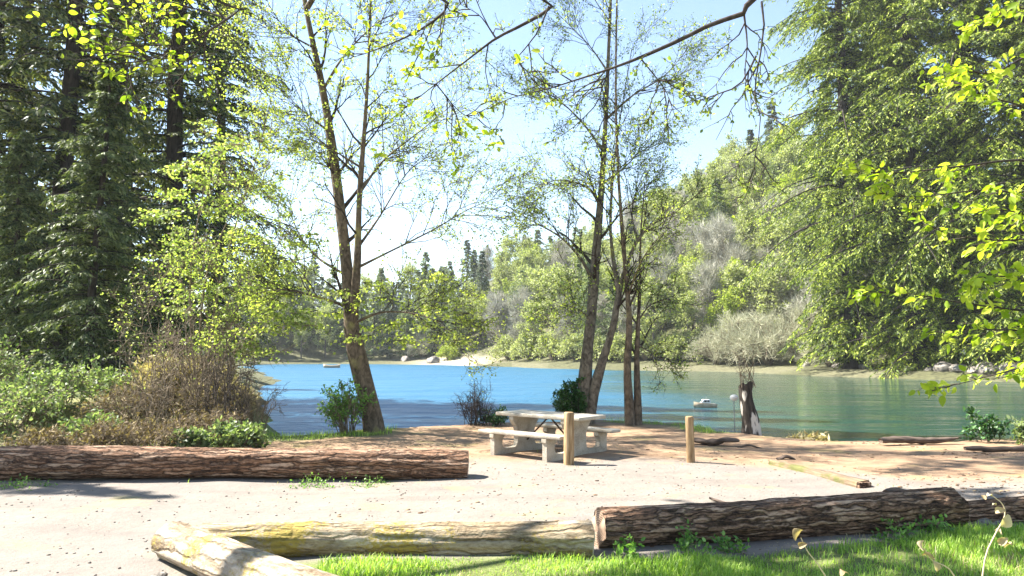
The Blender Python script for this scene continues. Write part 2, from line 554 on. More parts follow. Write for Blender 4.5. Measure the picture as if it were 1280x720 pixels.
def make_haze():
    m = bpy.data.materials.new('haze')
    m.use_nodes = True
    nt = m.node_tree
    nt.nodes.remove(nt.nodes['Principled BSDF'])
    pv = nt.nodes.new('ShaderNodeVolumePrincipled')
    pv.inputs['Color'].default_value = (.93, .96, 1.0, 1)
    pv.inputs['Density'].default_value = HAZE
    pv.inputs['Anisotropy'].default_value = .2
    nt.links.new(pv.outputs[0], nt.nodes['Material Output'].inputs['Volume'])
    b = Bag()
    box(b, (0, 420, 52), (1500, 1700, 124))
    tag(link('haze', b.mesh('haze', m)), 'thin bright haze over the lake and the far wooded slopes', 'haze', kind='stuff')
HAZE = .00022
make_haze()

def make_water():
    t = NT('lake_water')
    v = t.coord('Object', (1, 1.7, 1))
    w1 = t.noise(v, 2.6, 4, .55, .4)
    w2 = t.noise(v, .55, 3, .5)
    gust = t.ramp(t.noise(t.coord('Object', (.03, .09, 1)), 1.0, 3), [(.35, .25), (.65, 1.0)])
    h = t.math('MULTIPLY', t.math('ADD', t.math('MULTIPLY', w1, .45), t.math('MULTIPLY', w2, .8)), gust)
    # the open left side is ruffled by wind, the water under the right hill is sheltered
    sp = t.n('SeparateXYZ')
    tc = t.n('TexCoord')
    t.l(tc.outputs['Object'], sp.inputs[0])
    off = t.math('MULTIPLY_ADD', t.noise(t.coord('Object', (.05, .12, 1)), 1.0, 3), 14, -7)
    q = t.math('ADD', t.math('MULTIPLY_ADD', sp.outputs['Y'], -.13, sp.outputs['X']), off)
    wind = t.n('MapRange', interpolation_type='SMOOTHSTEP')
    t.l(q, wind.inputs[0])
    for i_, v_ in ((1, 9.0), (2, -7.0), (3, 0.0), (4, 1.0)):
        wind.inputs[i_].default_value = v_
    wind = wind.outputs[0]
    w3 = t.noise(t.coord('Object', (.12, .3, 1)), 1.0, 3)
    h = t.math('MULTIPLY', t.math('MULTIPLY_ADD', w3, 3.0, h), t.math('MULTIPLY_ADD', wind, .75, .25))
    nb = t.bump(h, .9, .4)
    t.fin(t.mix(wind, (.02, .06, .05), (.026, .105, .18)), t.math('MULTIPLY_ADD', wind, .3, .07), nb)  # reflected sky blue and hillside green are painted into the body colour
    t.b.inputs['IOR'].default_value = 1.33
    t.b.inputs['Specular IOR Level'].default_value = .5
    V = [(-90, 8, WATER_Z), (160, -20, WATER_Z), (160, 200, WATER_Z), (-90, 215, WATER_Z)]
    tag(link('lake_water', mesh('lake_water', V, [[[0, 1, 2, 3]]], t.m)), 'rippled blue lake turning green under the wooded hill', 'water', kind='structure')
make_water()
#TREES

# ------------------------------------------------------------------ conifers
def conifer_meshes(H, r0, base, levels, nb, Lmax, droop, ntw, nsp, ssize, seed, tmpl=NEEDLE, fmat='conifer', bmat='darkbark', power=.85, rise=.12, gap=.0, hang=.3, lowk=(.55, .12), var=(.6, 1.12), lumpk=1.0):
    g = R_(seed)
    zs = np.linspace(0, H, 12)
    trunk = np.stack([.12 * np.sin(zs * .4 + seed), .12 * np.cos(zs * .33 + seed), zs], -1)
    trunk[0, 2] = -.3
    tr = tubes(trunk, r0 * (1 - zs / H) ** .8 + .02, 9)
    f = np.repeat(np.linspace(0, 1, levels), nb)
    f = np.clip(f + g.uniform(-.5, .5, len(f)) / levels, 0, .995)
    keep = g.uniform(size=len(f)) > gap
    f = f[keep]
    N = len(f)
    z = base + (H - base) * f
    low = np.clip(lowk[0] + f / lowk[1] * (1 - lowk[0]), 0, 1)
    lump = 1 + .22 * np.sin(f * 31 + seed) * g.uniform(.3, 1, N) * lumpk
    L = Lmax * (1 - f) ** power * low * lump * g.uniform(var[0], var[1], N) + .18
    az = g.uniform(0, 2 * math.pi, N)
    rad = np.stack([np.cos(az), np.sin(az), np.zeros(N)], -1)
    tang = np.stack([-np.sin(az), np.cos(az), np.zeros(N)], -1)
    s = np.linspace(0, 1, 7)
    bend = g.normal(0, .12, N)
    P = rad[:, None] * (L[:, None] * s)[..., None] + tang[:, None] * ((L * bend)[:, None] * s ** 2)[..., None]
    P[..., 2] += (z[:, None] + L[:, None] * (rise * g.uniform(.4, 1.6, N)[:, None] * s - droop * g.uniform(.6, 1.3, N)[:, None] * s ** 2))
    P[..., :2] += np.stack([.12 * np.sin(z * .4 + seed), .12 * np.cos(z * .33 + seed)], -1)[:, None]
    Rr = (r0 * .16 * (L / Lmax))[:, None] * (1 - .85 * s)[None] + .004
    tubes(P, Rr, 4, tr)
    # side twigs
    idx = np.repeat(np.arange(N), ntw)
    t = g.uniform(.1, 1, N * ntw)
    x = t * 6
    i = np.minimum(x.astype(int), 5)
    u = (x - i)[:, None]
    p = P[idx, i] * (1 - u) + P[idx, i + 1] * u
    tan = nrm(P[idx, i + 1] - P[idx, i])
    side = nrm(np.cross(tan, [0, 0, 1.0])) * g.choice([-1, 1], len(t))[:, None]
    d = nrm(tan * .75 + side * g.uniform(.3, 1.0, len(t))[:, None] + np.array([0, 0, -1.0]) * g.uniform(0, hang * 1.6, len(t))[:, None])
    ln = L[idx] * .34 * (1.1 - .75 * t) * g.uniform(.6, 1.3, len(t)) + ssize * .5
    bag = Bag()
    k = np.repeat(np.arange(len(t)), nsp)
    q = np.tile(np.linspace(0.05, 1, nsp), len(t))
    pos = p[k] + d[k] * (ln[k] * q)[:, None] + np.array([0, 0, -1.0]) * (hang * .5 * ln[k] * q ** 2)[:, None]
    sd = nrm(np.cross(d, [0, 0, 1.0]))[k] * np.tile(np.where(np.arange(nsp) % 2, 1, -1), len(t))[:, None]
    dd = d[k] * .8 + sd * .7 + np.array([0, 0, -hang])
    leaves(bag, pos, dd, ssize * g.uniform(.6, 1.3, len(k)), tmpl, g, 1.3, .3)
    return tr.mesh('trunk', M[bmat], True), bag.mesh('crown', M[fmat])

def plant(name, label, cat, loc, meshes, rotz=0, scale=1, group=None, parts=('trunk', 'crown')):
    t = thing(name, label, cat, loc, rotz, group)
    t.scale = scale if hasattr(scale, '__len__') else (scale,) * 3
    for nm, me in zip(parts, meshes):
        link(nm, me, t)
    return t

fir_a = conifer_meshes(36, .42, 1.6, 70, 6, 5.2, .36, 14, 10, .27, 21, gap=.24, var=(.35, 1.15), power=.75)
fir_b = conifer_meshes(32, .36, 2.4, 62, 6, 4.6, .42, 14, 10, .27, 22, gap=.27, var=(.35, 1.15), power=.75)
hem = conifer_meshes(10, .14, .5, 44, 6, 2.7, .28, 13, 11, .15, 23, fmat='hemlock', power=.9, hang=.4, gap=.15, var=(.4, 1.15))
for (px, Y, kind, rz, sc, lab) in (
        (-35, 27, fir_a, 0.3, 1.0, 'tall dark fir tree at the left edge of the photo'),
        (72, 27.5, fir_b, 1.1, 1.0, 'dark fir with a thick shaded trunk, behind the young pale hemlock'),
        (212, 31, fir_a, 2.2, .95, 'tall fir whose bare dark trunk shows against sky gaps on the left'),
        (140, 38, fir_b, 4.0, 1.15, 'fir standing deep in the left wood between the two dark trunks'),
        (268, 41, fir_b, 5.2, 1.0, 'fir at the lakeward end of the left wood, right of the bare dark trunk'),
        (10, 40, fir_a, 3.2, 1.05, 'fir at the back of the left wood near the photo edge')):
    x = (px - 640) / 950 * Y
    plant('fir_tree', lab, 'tree', (x, Y, hz(x, Y) - .05), kind, rz, sc, 'firs of the left wood')
for (px, Y, rz, sc, lab) in ((118, 22.5, .5, .98, 'young pale green hemlock in front of the left firs'),
                             (20, 23.5, 2.5, .8, 'small shaded hemlock at the left edge above the leafy bushes'),
                             (215, 26, 1.7, .62, 'short bushy hemlock behind the bare grey shrub on the left bank')):
    x = (px - 640) / 950 * Y
    plant('hemlock_tree', lab, 'tree', (x, Y, hz(x, Y) - .05), hem, rz, sc, 'young hemlocks on the left bank')
# tree just outside the left edge that shades the end of the long log
plant('fir_tree', 'fir beside the clearing that shades the left end of the long log', 'tree', (-14.2, 12.9, hz(-14.2, 12.9)), fir_b, 2.0, .37, 'firs of the left wood')

# drooping cedars on the right shore
ced_a = conifer_meshes(66, .9, 1.5, 84, 8, 11.5, .62, 22, 11, .42, 31, fmat='cedar', power=.5, rise=.3, gap=.2, hang=.36, lowk=(.42, .34), var=(.25, 1.2), lumpk=2.2)
ced_b = conifer_meshes(60, .8, .6, 78, 8, 10, .66, 22, 11, .42, 32, fmat='cedar', power=.5, rise=.28, gap=.2, hang=.4, lowk=(.6, .3), var=(.25, 1.2), lumpk=2.2)
for (px, Y, kind, rz, sc, lab) in ((1064, 86, ced_a, .4, 1.0, 'big drooping cedar nearest the hill, lime green on its sunny side'),
                                   (1148, 80, ced_b, 2.1, 1.0, 'drooping cedar second from the hill, hanging low over the water'),
                                   (1225, 76, ced_a, 3.6, .95, 'drooping cedar behind the pale shore boulders on the right'),
                                   (1300, 71, ced_b, 5.0, 1.0, 'drooping cedar at the right edge of the photo'),
                                   (1110, 97, ced_b, 1.0, 1.1, 'cedar standing back from the right shore behind the others')):
    x = (px - 640) / 950 * Y
    plant('cedar_tree', lab, 'tree', (x, Y, hz(x, Y) - .1), kind, rz, sc, 'cedars on the right shore')

# ------------------------------------------------------------------ far woods: every tree an object
def far_broadleaf(seed, h, w, n, size, mat, bare=False):
    g = R_(seed)
    pts = resample([(0, 0, -.4), (.15, 0, h * .3), (-.1, .15, h * .62), (.1, 0, h * .93)], 8)
    tr = tubes(pts, np.linspace(h * .018, .03, 8), 6)
    P0 = pts[None]
    R0 = np.linspace(h * .018, .03, 8)[None]
    b1, r1 = spawn(P0, R0, 26, .22, .97, (w * .5, w * .95), .95, g, 6, .14, .05, .35, .5, .012)
    tubes(b1, r1, 3, tr)
    b2, r2 = spawn(b1, r1, 6, .25, 1, (w * .18, w * .42), .8, g, 5, .2, .0, .1, .5, .01)
    tubes(b2, r2, 3, tr)
    bag = Bag()
    p, d = onpaths(b2, max(1, n // len(b2)), g, .1, 1.05)
    p = p + g.normal(size=p.shape) * size * .7
    if bare:
        leaves(bag, p, d + np.array([0, 0, .35]), size * 3.2 * g.uniform(.6, 1.4, len(p)), SLIVER, g, .2, .55)
    else:
        leaves(bag, p, d, size * g.uniform(.6, 1.3, len(p)), RHOMB, g, .9, .9)
    return tr.mesh('trunk', M['twig'] if bare else M['bark'], True), bag.mesh('crown', M[mat])
def far_shrub(seed, h, w, n, size, mat, bare=False):
    g = R_(seed)
    k = 60
    a = g.uniform(0, 6.28, k)
    el = g.uniform(.02, 1.0, k)
    tip = np.stack([np.cos(a) * w * .5 * (1.15 - .8 * el), np.sin(a) * w * .5 * (1.15 - .8 * el), h * (.1 + .85 * el)], -1) * g.uniform(.75, 1.05, (k, 1))
    s = np.linspace(0, 1, 5)
    P = tip[:, None] * s[None, :, None]
    P[..., 2] += .22 * h * np.sin(s * math.pi)[None]
    P[:, 0, 2] = -.15
    tr = tubes(P, np.broadcast_to(np.linspace(.05, .012, 5) * h / 4, (k, 5)), 3)
    b2, r2 = spawn(P, np.full((k, 5), .02 * h / 4), 8, .2, 1, (w * .1, w * .28), .8, g, 5, .25, .02, .2, .6, .008)
    tubes(b2, r2, 3, tr)
    bag = Bag()
    p, d = onpaths(b2, max(1, n // len(b2)), g, .1, 1.1)
    p = p + g.normal(size=p.shape) * size * .6
    if bare:
        leaves(bag, p, d + np.array([0, 0, .3]), size * 3.0 * g.uniform(.6, 1.4, len(p)), SLIVER, g, .2, .5)
    else:
        leaves(bag, p, d, size * g.uniform(.6, 1.3, len(p)), RHOMB, g, .9, .9)
    return tr.mesh('stem', M['twig'], True), bag.mesh('foliage', M[mat])

FC = [conifer_meshes(22, .3, 1.2, 32, 6, 4.8, .3, 8, 5, .62, 41 + i, fmat='far_con', bmat='darkbark', power=.85, gap=.22, var=(.35, 1.15)) for i in range(2)]
FC2 = [conifer_meshes(18, .3, .6, 28, 6, 5.4, .28, 8, 5, .62, 51 + i, fmat='far_con2', bmat='darkbark', power=.7, gap=.22, var=(.35, 1.15)) for i in range(2)]
FD = [far_broadleaf(61 + i, 15, 6.5, 4200, .42, 'far_dec') for i in range(2)]
FL = [far_broadleaf(66, 13, 6.5, 4200, .42, 'far_lime')]
FB = [far_broadleaf(71 + i, 14, 6.0, 5200, .5, 'far_bare', True) for i in range(2)]
KIND = {'c': (FC, 'conifer_tree'), 'f': (FC2, 'fir_tree'), 'd': (FD, 'broadleaf_tree'), 'l': (FL, 'broadleaf_tree'), 'b': (FB, 'bare_tree')}
DESC = {'c': 'dark green conifer', 'f': 'mid green bushy fir', 'd': 'pale green broadleaf tree in young leaf', 'l': 'lime green broadleaf tree', 'b': 'bare grey twigged tree'}
gw = R_(77)
cnt = {}
placed = []
def far_tree(k, x, y, zone, sc):
    ms, nm = KIND[k]
    me = ms[int(gw.integers(len(ms)))]
    plant(nm, DESC[k] + ' ' + zone, 'tree', (x, y, hz(x, y) - .2), me, gw.uniform(0, 6.28), (sc * gw.uniform(.88, 1.12), sc * gw.uniform(.88, 1.12), sc * gw.uniform(.9, 1.15)), DESC[k] + 's ' + zone)
    placed.append((x, y))
def fits(x, y, dm):
    return all((x - a) ** 2 + (y - b) ** 2 > dm * dm for a, b in placed)
def wood(n, pxr, yr, kinds, zone, sc, dm, sdr=(3, 500)):
    k = 0
    for _ in range(n * 40):
        if k >= n:
            break
        Y = gw.uniform(*yr)
        x = (gw.uniform(*pxr) - 640) / 950 * Y
        d = float(lake_sd(np.array([x]), np.array([Y]))[0])
        if d < sdr[0] or d > sdr[1] or not fits(x, Y, dm):
            continue
        far_tree(kinds[int(gw.integers(len(kinds)))], x, Y, zone, gw.uniform(*sc))
        k += 1
wood(84, (270, 610), (178, 215), 'cffffdd', 'on the far shore behind the leaning tree', (.62, .86), 3.0, (2.5, 45))
wood(9, (270, 335), (80, 178), 'ccf', 'on the left shore beyond the fir wood', (.55, .8), 5, (3, 40))
wood(46, (585, 760), (128, 215), 'fdddbl', 'on the wooded shore behind the picnic table', (.75, 1.05), 4.4, (4, 100))
wood(62, (740, 1000), (112, 165), 'fddddbbl', 'on the hillside right of the picnic table', (.7, 1.0), 4.4, (5, 100))
wood(70, (700, 1060), (160, 235), 'fdddcdbc', 'near the top of the wooded hill', (.75, 1.05), 5, (20, 200))
wood(12, (960, 1120), (88, 130), 'fdbcb', 'on the hill foot beside the drooping cedars', (.75, 1.0), 5, (6, 80))
wood(10, (1120, 1420), (85, 140), 'ccf', 'in the dark wood behind the drooping cedars', (1.0, 1.3), 6, (6, 80))
wood(10, (-60, 280), (55, 110), 'ccf', 'in the dark wood behind the left firs', (.8, 1.0), 6, (6, 90))

SH_W = [far_shrub(81 + i, 6.5, 8.5, 7000, .3, 'willow', True) for i in range(2)]
SH_D = [far_shrub(84 + i, 5.0, 7.0, 5000, .34, 'far_dec') for i in range(2)]
SH_L = [far_shrub(87, 4.0, 7.0, 5000, .34, 'far_lime')]
def shrub_at(px, Y, me, sc, label, rz, group=None):
    x = (px - 640) / 950 * Y
    plant('shrub', label, 'shrub', (x, Y, hz(x, Y) - .1), me, rz, sc, group, ('stem', 'foliage'))
for k, (px, Y, s) in enumerate(((893, 113, 1.0), (925, 110, 1.15), (960, 106, 1.25), (1000, 103, 1.2), (935, 121, 1.5), (985, 115, 1.6), (1035, 93, .8))):
    shrub_at(px, Y, SH_W[k % 2], s, 'pale bare willow shrub massed on the shore left of the drooping cedars', k * 1.3, 'pale willow shrubs below the cedars')
for k, (px, Y, s) in enumerate(((635, 158, .95), (662, 150, 1.0), (690, 141, 1.0), (718, 136, .9), (748, 131, .8), (775, 127, .85), (806, 124, .9), (838, 121, .8), (862, 119, .8))):
    shrub_at(px, Y, SH_D[k % 2], s * 1.1, 'pale green shrub in the belt along the far shore behind the picnic table', k * 1.7, 'pale green shrubs along the far shore')
shrub_at(561, 176, SH_L[0], .85, 'round lime green shrub beside the pale far beach', .4)
shrub_at(530, 184, SH_W[0], 1.0, 'pale grey bare shrub left of the round lime green shrub', 2.0)
shrub_at(1035, 99, SH_L[0], .55, 'small lime green shrub below the cedar nearest the hill', 1.0)
#NEAR

# ------------------------------------------------------------------ near deciduous trees
def W(lst, Y):
    """photo points (px, py[, dY]) at about distance Y"""
    return np.array([at(p[0], p[1], Y + (p[2] if len(p) > 2 else 0)) for p in lst])
def stem_set(lst, n=18):
    P = np.stack([resample(p, n) for p, a, b in lst])
    R = np.stack([np.linspace(1, 0, n) ** 1.5 * (a - b) + b for p, a, b in lst])
    return P, R
def rough_tubes(P, R, k, seed, amp=.12, bag=None):
    b = tubes(P, R, k, bag)
    V = b.v[-1]
    g = R_(seed)
    ax = np.repeat(np.asarray(P).reshape(-1, 3), k, 0)
    b.v[-1] = ax + (V - ax) * (1 + amp * noise3(V * np.array([1, 1, .5]), g, 3, 3.0))[:, None]
    return b

def deciduous(name, label, cat, base, stems, limbs, g, bmat, tmat, lmat, lvl1, lvl2, nleaf, lsize, tmpl=RHOMB, group=None, tip=.003, clus=.05, extra=None, droop=.25, l1t=(.3, 1), leafmask=None):
    root = thing(name, label, cat, base, 0, group)
    P, R = stem_set(stems)
    trunk = rough_tubes(P, R, 12, 3)
    tw = Bag()
    allP, allR = [P], [R]
    if limbs:
        LP, LR = stem_set(limbs)
        rough_tubes(LP, LR, 7, 4, .08, trunk)
        allP.append(LP)
        allR.append(LR)
    P0, R0 = np.concatenate(allP), np.concatenate(allR)
    per, L, ang = lvl1
    b1, r1 = spawn(P0, R0, per, l1t[0], l1t[1], L, ang, g, 8, .13, -.01, .18, .42, tip)
    tubes(b1, r1, 4, tw)
    per, L, ang = lvl2
    b2, r2 = spawn(b1, r1, per, .2, 1, L, ang, g, 6, .2, 0, .1, .6, tip * .8)
    tubes(b2, r2, 3, tw)
    b3, r3 = spawn(b2, r2, 3, .2, 1, (L[0] * .4, L[1] * .5), .7, g, 4, .2, 0, .05, .6, tip * .65)
    tubes(b3, r3, 3, tw)
    bag = Bag()
    for (pp, cntp) in ((b2, nleaf), (b3, max(1, nleaf // 3))):
        p, d = onpaths(pp, cntp, g, .1, 1.05)
        if leafmask is not None:
            kp = leafmask(p, g)
            p, d = p[kp], d[kp]
        p = p + g.normal(size=p.shape) * clus
        leaves(bag, p, d * .6 + np.array([0, 0, -droop]), lsize * g.uniform(.55, 1.3, len(p)), tmpl, g, 1.2, .7)
    if extra:
        extra(bag, tw, g)
    link('trunk', trunk.mesh('trunk', M[bmat], True, base), root)
    link('twigs', tw.mesh('twigs', M[tmat], False, base), root)
    link('crown', bag.mesh('crown', M[lmat], False, base), root)
    return root

# layered sprays of young leaves: flat plates of twigs and leaves round given centres
def sprays(bag, tw, g, cents, wid, n, lsize, tmpl=RHOMB):
    for c in cents:
        a = g.uniform(0, 6.28)
        k = 9
        ang = a + g.uniform(-1.2, 1.2, k)
        tip = c + np.stack([np.cos(ang), np.sin(ang), g.uniform(-.25, .2, k)], -1) * wid * g.uniform(.5, 1.1, (k, 1))
        s = np.linspace(0, 1, 5)
        P = c + (tip - c)[:, None] * s[None, :, None]
        P[..., 2] -= .12 * wid * s[None] ** 2
        tubes(P, np.broadcast_to(np.linspace(.006, .002, 5), (k, 5)), 3, tw)
        p, d = onpaths(P, max(1, n // k), g, .15, 1.05)
        p = p + g.normal(size=p.shape) * np.array([.1, .1, .035]) * wid
        leaves(bag, p, d + np.array([0, 0, -.25]), lsize * g.uniform(.6, 1.3, len(p)), tmpl, g, .9, .7)

# leaning pale tree left of the table
Y = 17.4
base = at(470, 538, Y)
base[2] = hz(base[0], base[1]) - .02
stems = [(np.vstack([base - np.array([0, 0, .25]), W([(464, 515), (452, 470), (441, 420), (437, 380), (431, 310), (421, 230), (410, 150), (397, 80), (384, 20), (372, -60, .3), (365, -150, .5)], Y)]), .27, .045),
         (W([(441, 420), (443, 380, -.1), (447, 320, -.3), (449, 250, -.4), (455, 170, -.6), (460, 90, -.7), (463, 10, -.8), (468, -70, -.9)], Y), .13, .02)]
limbs = [(W([(446, 335, -.2), (480, 318, -.5), (540, 288, -.9), (585, 262, -1.2), (625, 246, -1.4)], Y), .034, .006),
         (W([(450, 240, -.4), (480, 200, .2), (530, 160, .6), (590, 110, 1.0)], Y), .04, .006),
         (W([(452, 210, -.4), (420, 190, -.9), (390, 175, -1.5)], Y), .03, .006),
         (W([(447, 310, -.3), (475, 270, .2), (510, 215, .6), (545, 190, .8)], Y), .035, .006),
         (W([(437, 385), (400, 372, -.6), (350, 362, -1.2), (300, 372, -1.6)], Y), .045, .007),
         (W([(439, 405), (480, 390, -.5), (530, 395, -1.0), (565, 415, -1.3)], Y), .04, .006),
         (W([(434, 345), (395, 320, .5), (370, 285, 1.0), (362, 250, 1.2)], Y), .04, .006),
         (W([(412, 165), (380, 140, -.5), (345, 105, -.9)], Y), .035, .006),
         (W([(405, 110), (430, 70, -.6), (470, 30, -1.0), (510, 10, -1.2)], Y), .035, .006),
         (W([(392, 60), (360, 40, -.6), (335, 5, -.9)], Y), .03, .006),
         (W([(384, 10), (430, -60, -.5), (520, -110, -1.2), (640, -130, -2.0)], Y), .07, .01),
         (W([(375, -60, .3), (430, -130, -.3), (540, -190, -1.4), (680, -200, -2.4)], Y), .06, .01),
         (W([(368, -120, .4), (440, -200, -.8), (580, -260, -2.0), (720, -250, -3.0)], Y), .06, .01)]
def ex_birch(bag, tw, g):
    c = [at(g.uniform(300, 590), g.uniform(345, 425) , Y + g.uniform(-2, 1.0)) for _ in range(26)]
    c += [at(g.uniform(455, 600), g.uniform(335, 430), Y + g.uniform(-1.5, .6)) for _ in range(6)]
    sprays(bag, tw, g, c, .8, 85, .085)
    c = [at(g.uniform(350, 600), g.uniform(0, 150), Y + g.uniform(-2, 1)) for _ in range(16)]
    sprays(bag, tw, g, c, .5, 40, .085)
    # the dense upper crown above the frame, which shades the bank on the right
    c = [at(g.uniform(430, 740), g.uniform(-290, -75), Y + g.uniform(-3.4, -.3)) for _ in range(46)]
    sprays(bag, tw, g, c, .7, 70, .14)
deciduous('leaning_tree', 'tall leaning tree with mossy pale trunk and sparse young leaves, left of the picnic table', 'tree', base, stems, limbs, R_(101),
          'birchbark', 'darktwig', 'birch', (16, (1.0, 2.6), .8), (7, (.4, 1.1), .75), 9, .056, tip=.0028, extra=ex_birch)

# twin stemmed alder behind the table
Y = 19.6
base = at(732, 527, Y)
base[2] = hz(base[0], base[1]) - .02
stems = [(np.vstack([base - np.array([0, 0, .25]), W([(730, 505), (733, 455), (739, 395), (743, 340), (748, 285), (753, 220), (757, 150), (760, 80), (763, 10), (765, -70)], Y)]), .22, .03),
         (np.vstack([base + np.array([.1, -.05, -.2]), W([(741, 495, -.1), (752, 455, -.2), (766, 410, -.3), (774, 365, -.4), (784, 330, -.5), (797, 300, -.6), (815, 280, -.7), (845, 265, -.9), (880, 235, -1.1)], Y)]), .155, .012)]
limbs = [(W([(741, 350), (725, 322, -.2), (700, 296, -.5), (665, 276, -.8), (632, 256, -1.0)], Y), .05, .01),
         (W([(774, 368, -.4), (766, 320, -.3), (763, 275, -.2), (768, 200, 0), (778, 130, .2), (790, 60, .3)], Y), .07, .01),
         (W([(752, 260), (735, 235, -.4), (700, 225, -.7), (668, 235, -1)], Y), .045, .008),
         (W([(755, 190), (725, 150, .4), (690, 120, .8), (640, 100, 1.2)], Y), .04, .006),
         (W([(757, 150), (790, 120, -.3), (830, 95, -.5), (860, 60, -.7)], Y), .04, .006),
         (W([(797, 300, -.6), (790, 270, -.2), (795, 240, .2), (812, 200, .4)], Y), .04, .006),
         (W([(753, 230), (785, 205, .5), (815, 170, .9)], Y), .035, .006),
         (W([(760, 90), (735, 55, .3), (700, 20, .5)], Y), .03, .006),
         (W([(739, 400), (720, 385, -.4), (690, 382, -.7)], Y), .025, .006)]
deciduous('alder_tree', 'twin stemmed alder with dark forked trunk rising behind the picnic table', 'tree', base, stems, limbs, R_(102),
          'alderbark', 'darktwig', 'overleaf', (14, (.8, 2.4), .8), (7, (.35, 1.0), .75), 9, .056, tip=.0028)
# mossy trunk just right of it
Y = 19.0
base = at(791, 529, Y)
base[2] = hz(base[0], base[1]) - .02
stems = [(np.vstack([base - np.array([.06, 0, .25]), W([(786, 500), (784, 455), (787, 405), (783, 350), (778, 290), (773, 220), (770, 140), (770, 60), (772, -40)], Y)]), .125, .02),
         (np.vstack([base + np.array([.13, .1, -.2]), W([(797, 500, .1), (796, 450, .2), (798, 400, .2), (800, 345, .3), (801, 290, .3), (806, 230, .4)], Y)]), .12, .015)]
limbs = [(W([(785, 370), (800, 330, -.5), (820, 300, -.8), (838, 285, -1)], Y), .03, .005),
         (W([(798, 400, .2), (815, 380, .4), (845, 372, .6)], Y), .025, .005),
         (W([(776, 260), (758, 235, -.3), (735, 222, -.6)], Y), .025, .005),
         (W([(796, 430, .2), (812, 440, .0), (835, 452, -.2)], Y), .02, .004)]
deciduous('alder_tree', 'slender yellow mossed alder standing between the picnic table and the tall bare post', 'tree', base, stems, limbs, R_(103),
          'birchbark', 'darktwig', 'birch', (9, (.5, 1.4), .8), (5, (.3, .7), .75), 6, .055, tip=.004)

# leafy vine maple on the left bank, many thin stems
Y = 17.8
base = at(262, 540, Y)
base[2] = hz(base[0], base[1]) - .02
def st(l, r, e=.008):
    return (np.vstack([base + np.array([g0.uniform(-.25, .25), g0.uniform(-.2, .2), -.15]), W(l, Y)]), r, e)
g0 = R_(9)
stems = [st([(258, 500), (262, 440), (272, 370), (292, 290), (320, 200, -.5), (340, 120, -1)], .07),
         st([(266, 500), (280, 430), (310, 360), (345, 310, -.4), (372, 270, -.6)], .05),
         st([(250, 500), (240, 430), (238, 350), (250, 260), (270, 180)], .06),
         st([(245, 505), (222, 440), (205, 380), (198, 330)], .04),
         st([(272, 505), (292, 450), (320, 420), (352, 404)], .035),
         st([(258, 490), (250, 420), (262, 330), (300, 250), (330, 230)], .045),
         st([(240, 510), (210, 470), (188, 430), (172, 400)], .03)]
def ex_vine(bag, tw, g):
    c = []
    for _ in range(520):
        x, y = g.uniform(195, 400), g.uniform(110, 450)
        # an uneven arching outline
        if (x - 300) ** 2 / 105 ** 2 + (y - 300) ** 2 / 165 ** 2 < 1.0 and g.uniform() < .27 + .36 * math.sin(x * .07) * math.sin(y * .05):
            c.append(at(x, y, Y + g.uniform(-1.6, 1.6)))
    sprays(bag, tw, g, c, .7, 90, .08)
deciduous('vine_maple', 'many stemmed vine maple with layered yellow green leaves on the left bank', 'tree', base, stems, None, R_(104),
          'twig', 'twig', 'vine', (10, (.7, 1.6), .9), (5, (.3, .8), .8), 4, .06, tip=.004, extra=ex_vine, l1t=(.25, 1))

# ------------------------------------------------------------------ big maple standing just right of the frame: its limbs and leaf sprays reach in
TB = np.array([7.9, 7.6, hz(7.9, 7.6)])
def reach(root_z, lst, Y, r0, r1=.005):
    pts = W(lst, Y)
    p0 = TB + np.array([-.1, .05, root_z])
    mid = p0 * .45 + pts[0] * .55 + np.array([0, 0, .35])
    return (np.vstack([p0, mid, pts]), r0, r1)
root = thing('maple_tree', 'maple at the right edge, bright leaf sprays before the cedars and branches across the sky', 'tree', TB)
trunk_pts = TB + np.array([(0, 0, -.3), (.1, 0, 1.5), (.05, .1, 3.5), (.25, 0, 6), (.1, .1, 8.5), (.3, 0, 11)])
tb = rough_tubes(resample(trunk_pts, 16)[None], np.linspace(.3, .08, 16)[None], 14, 8)
over = [reach(6.2, [(965, -14, 0), (935, 14, 0), (890, 30, .1), (850, 50, .2), (800, 72, .3), (760, 87, .4), (720, 100, .5), (685, 111, .6), (640, 122, .7), (608, 137, .8)], 5.9, .04, .003),
        reach(7.4, [(715, -30, 0), (690, 8, 0), (655, 30, .1), (620, 48, .2), (588, 72, .3), (545, 105, .4), (500, 140, .5), (462, 170, .6)], 6.4, .036, .002),
        reach(7.2, [(345, -25, 0), (300, 12, 0), (262, 38, 0), (220, 62, .1), (185, 75, .1), (158, 88, .2)], 5.0, .024, .002),
        reach(7.0, [(590, -40, 0), (560, 10, 0), (520, 40, .2), (470, 62, .4), (430, 75, .6)], 6.2, .03, .003)]
OP, OR = stem_set(over, 22)
rough_tubes(OP, OR, 7, 5, .1, tb)
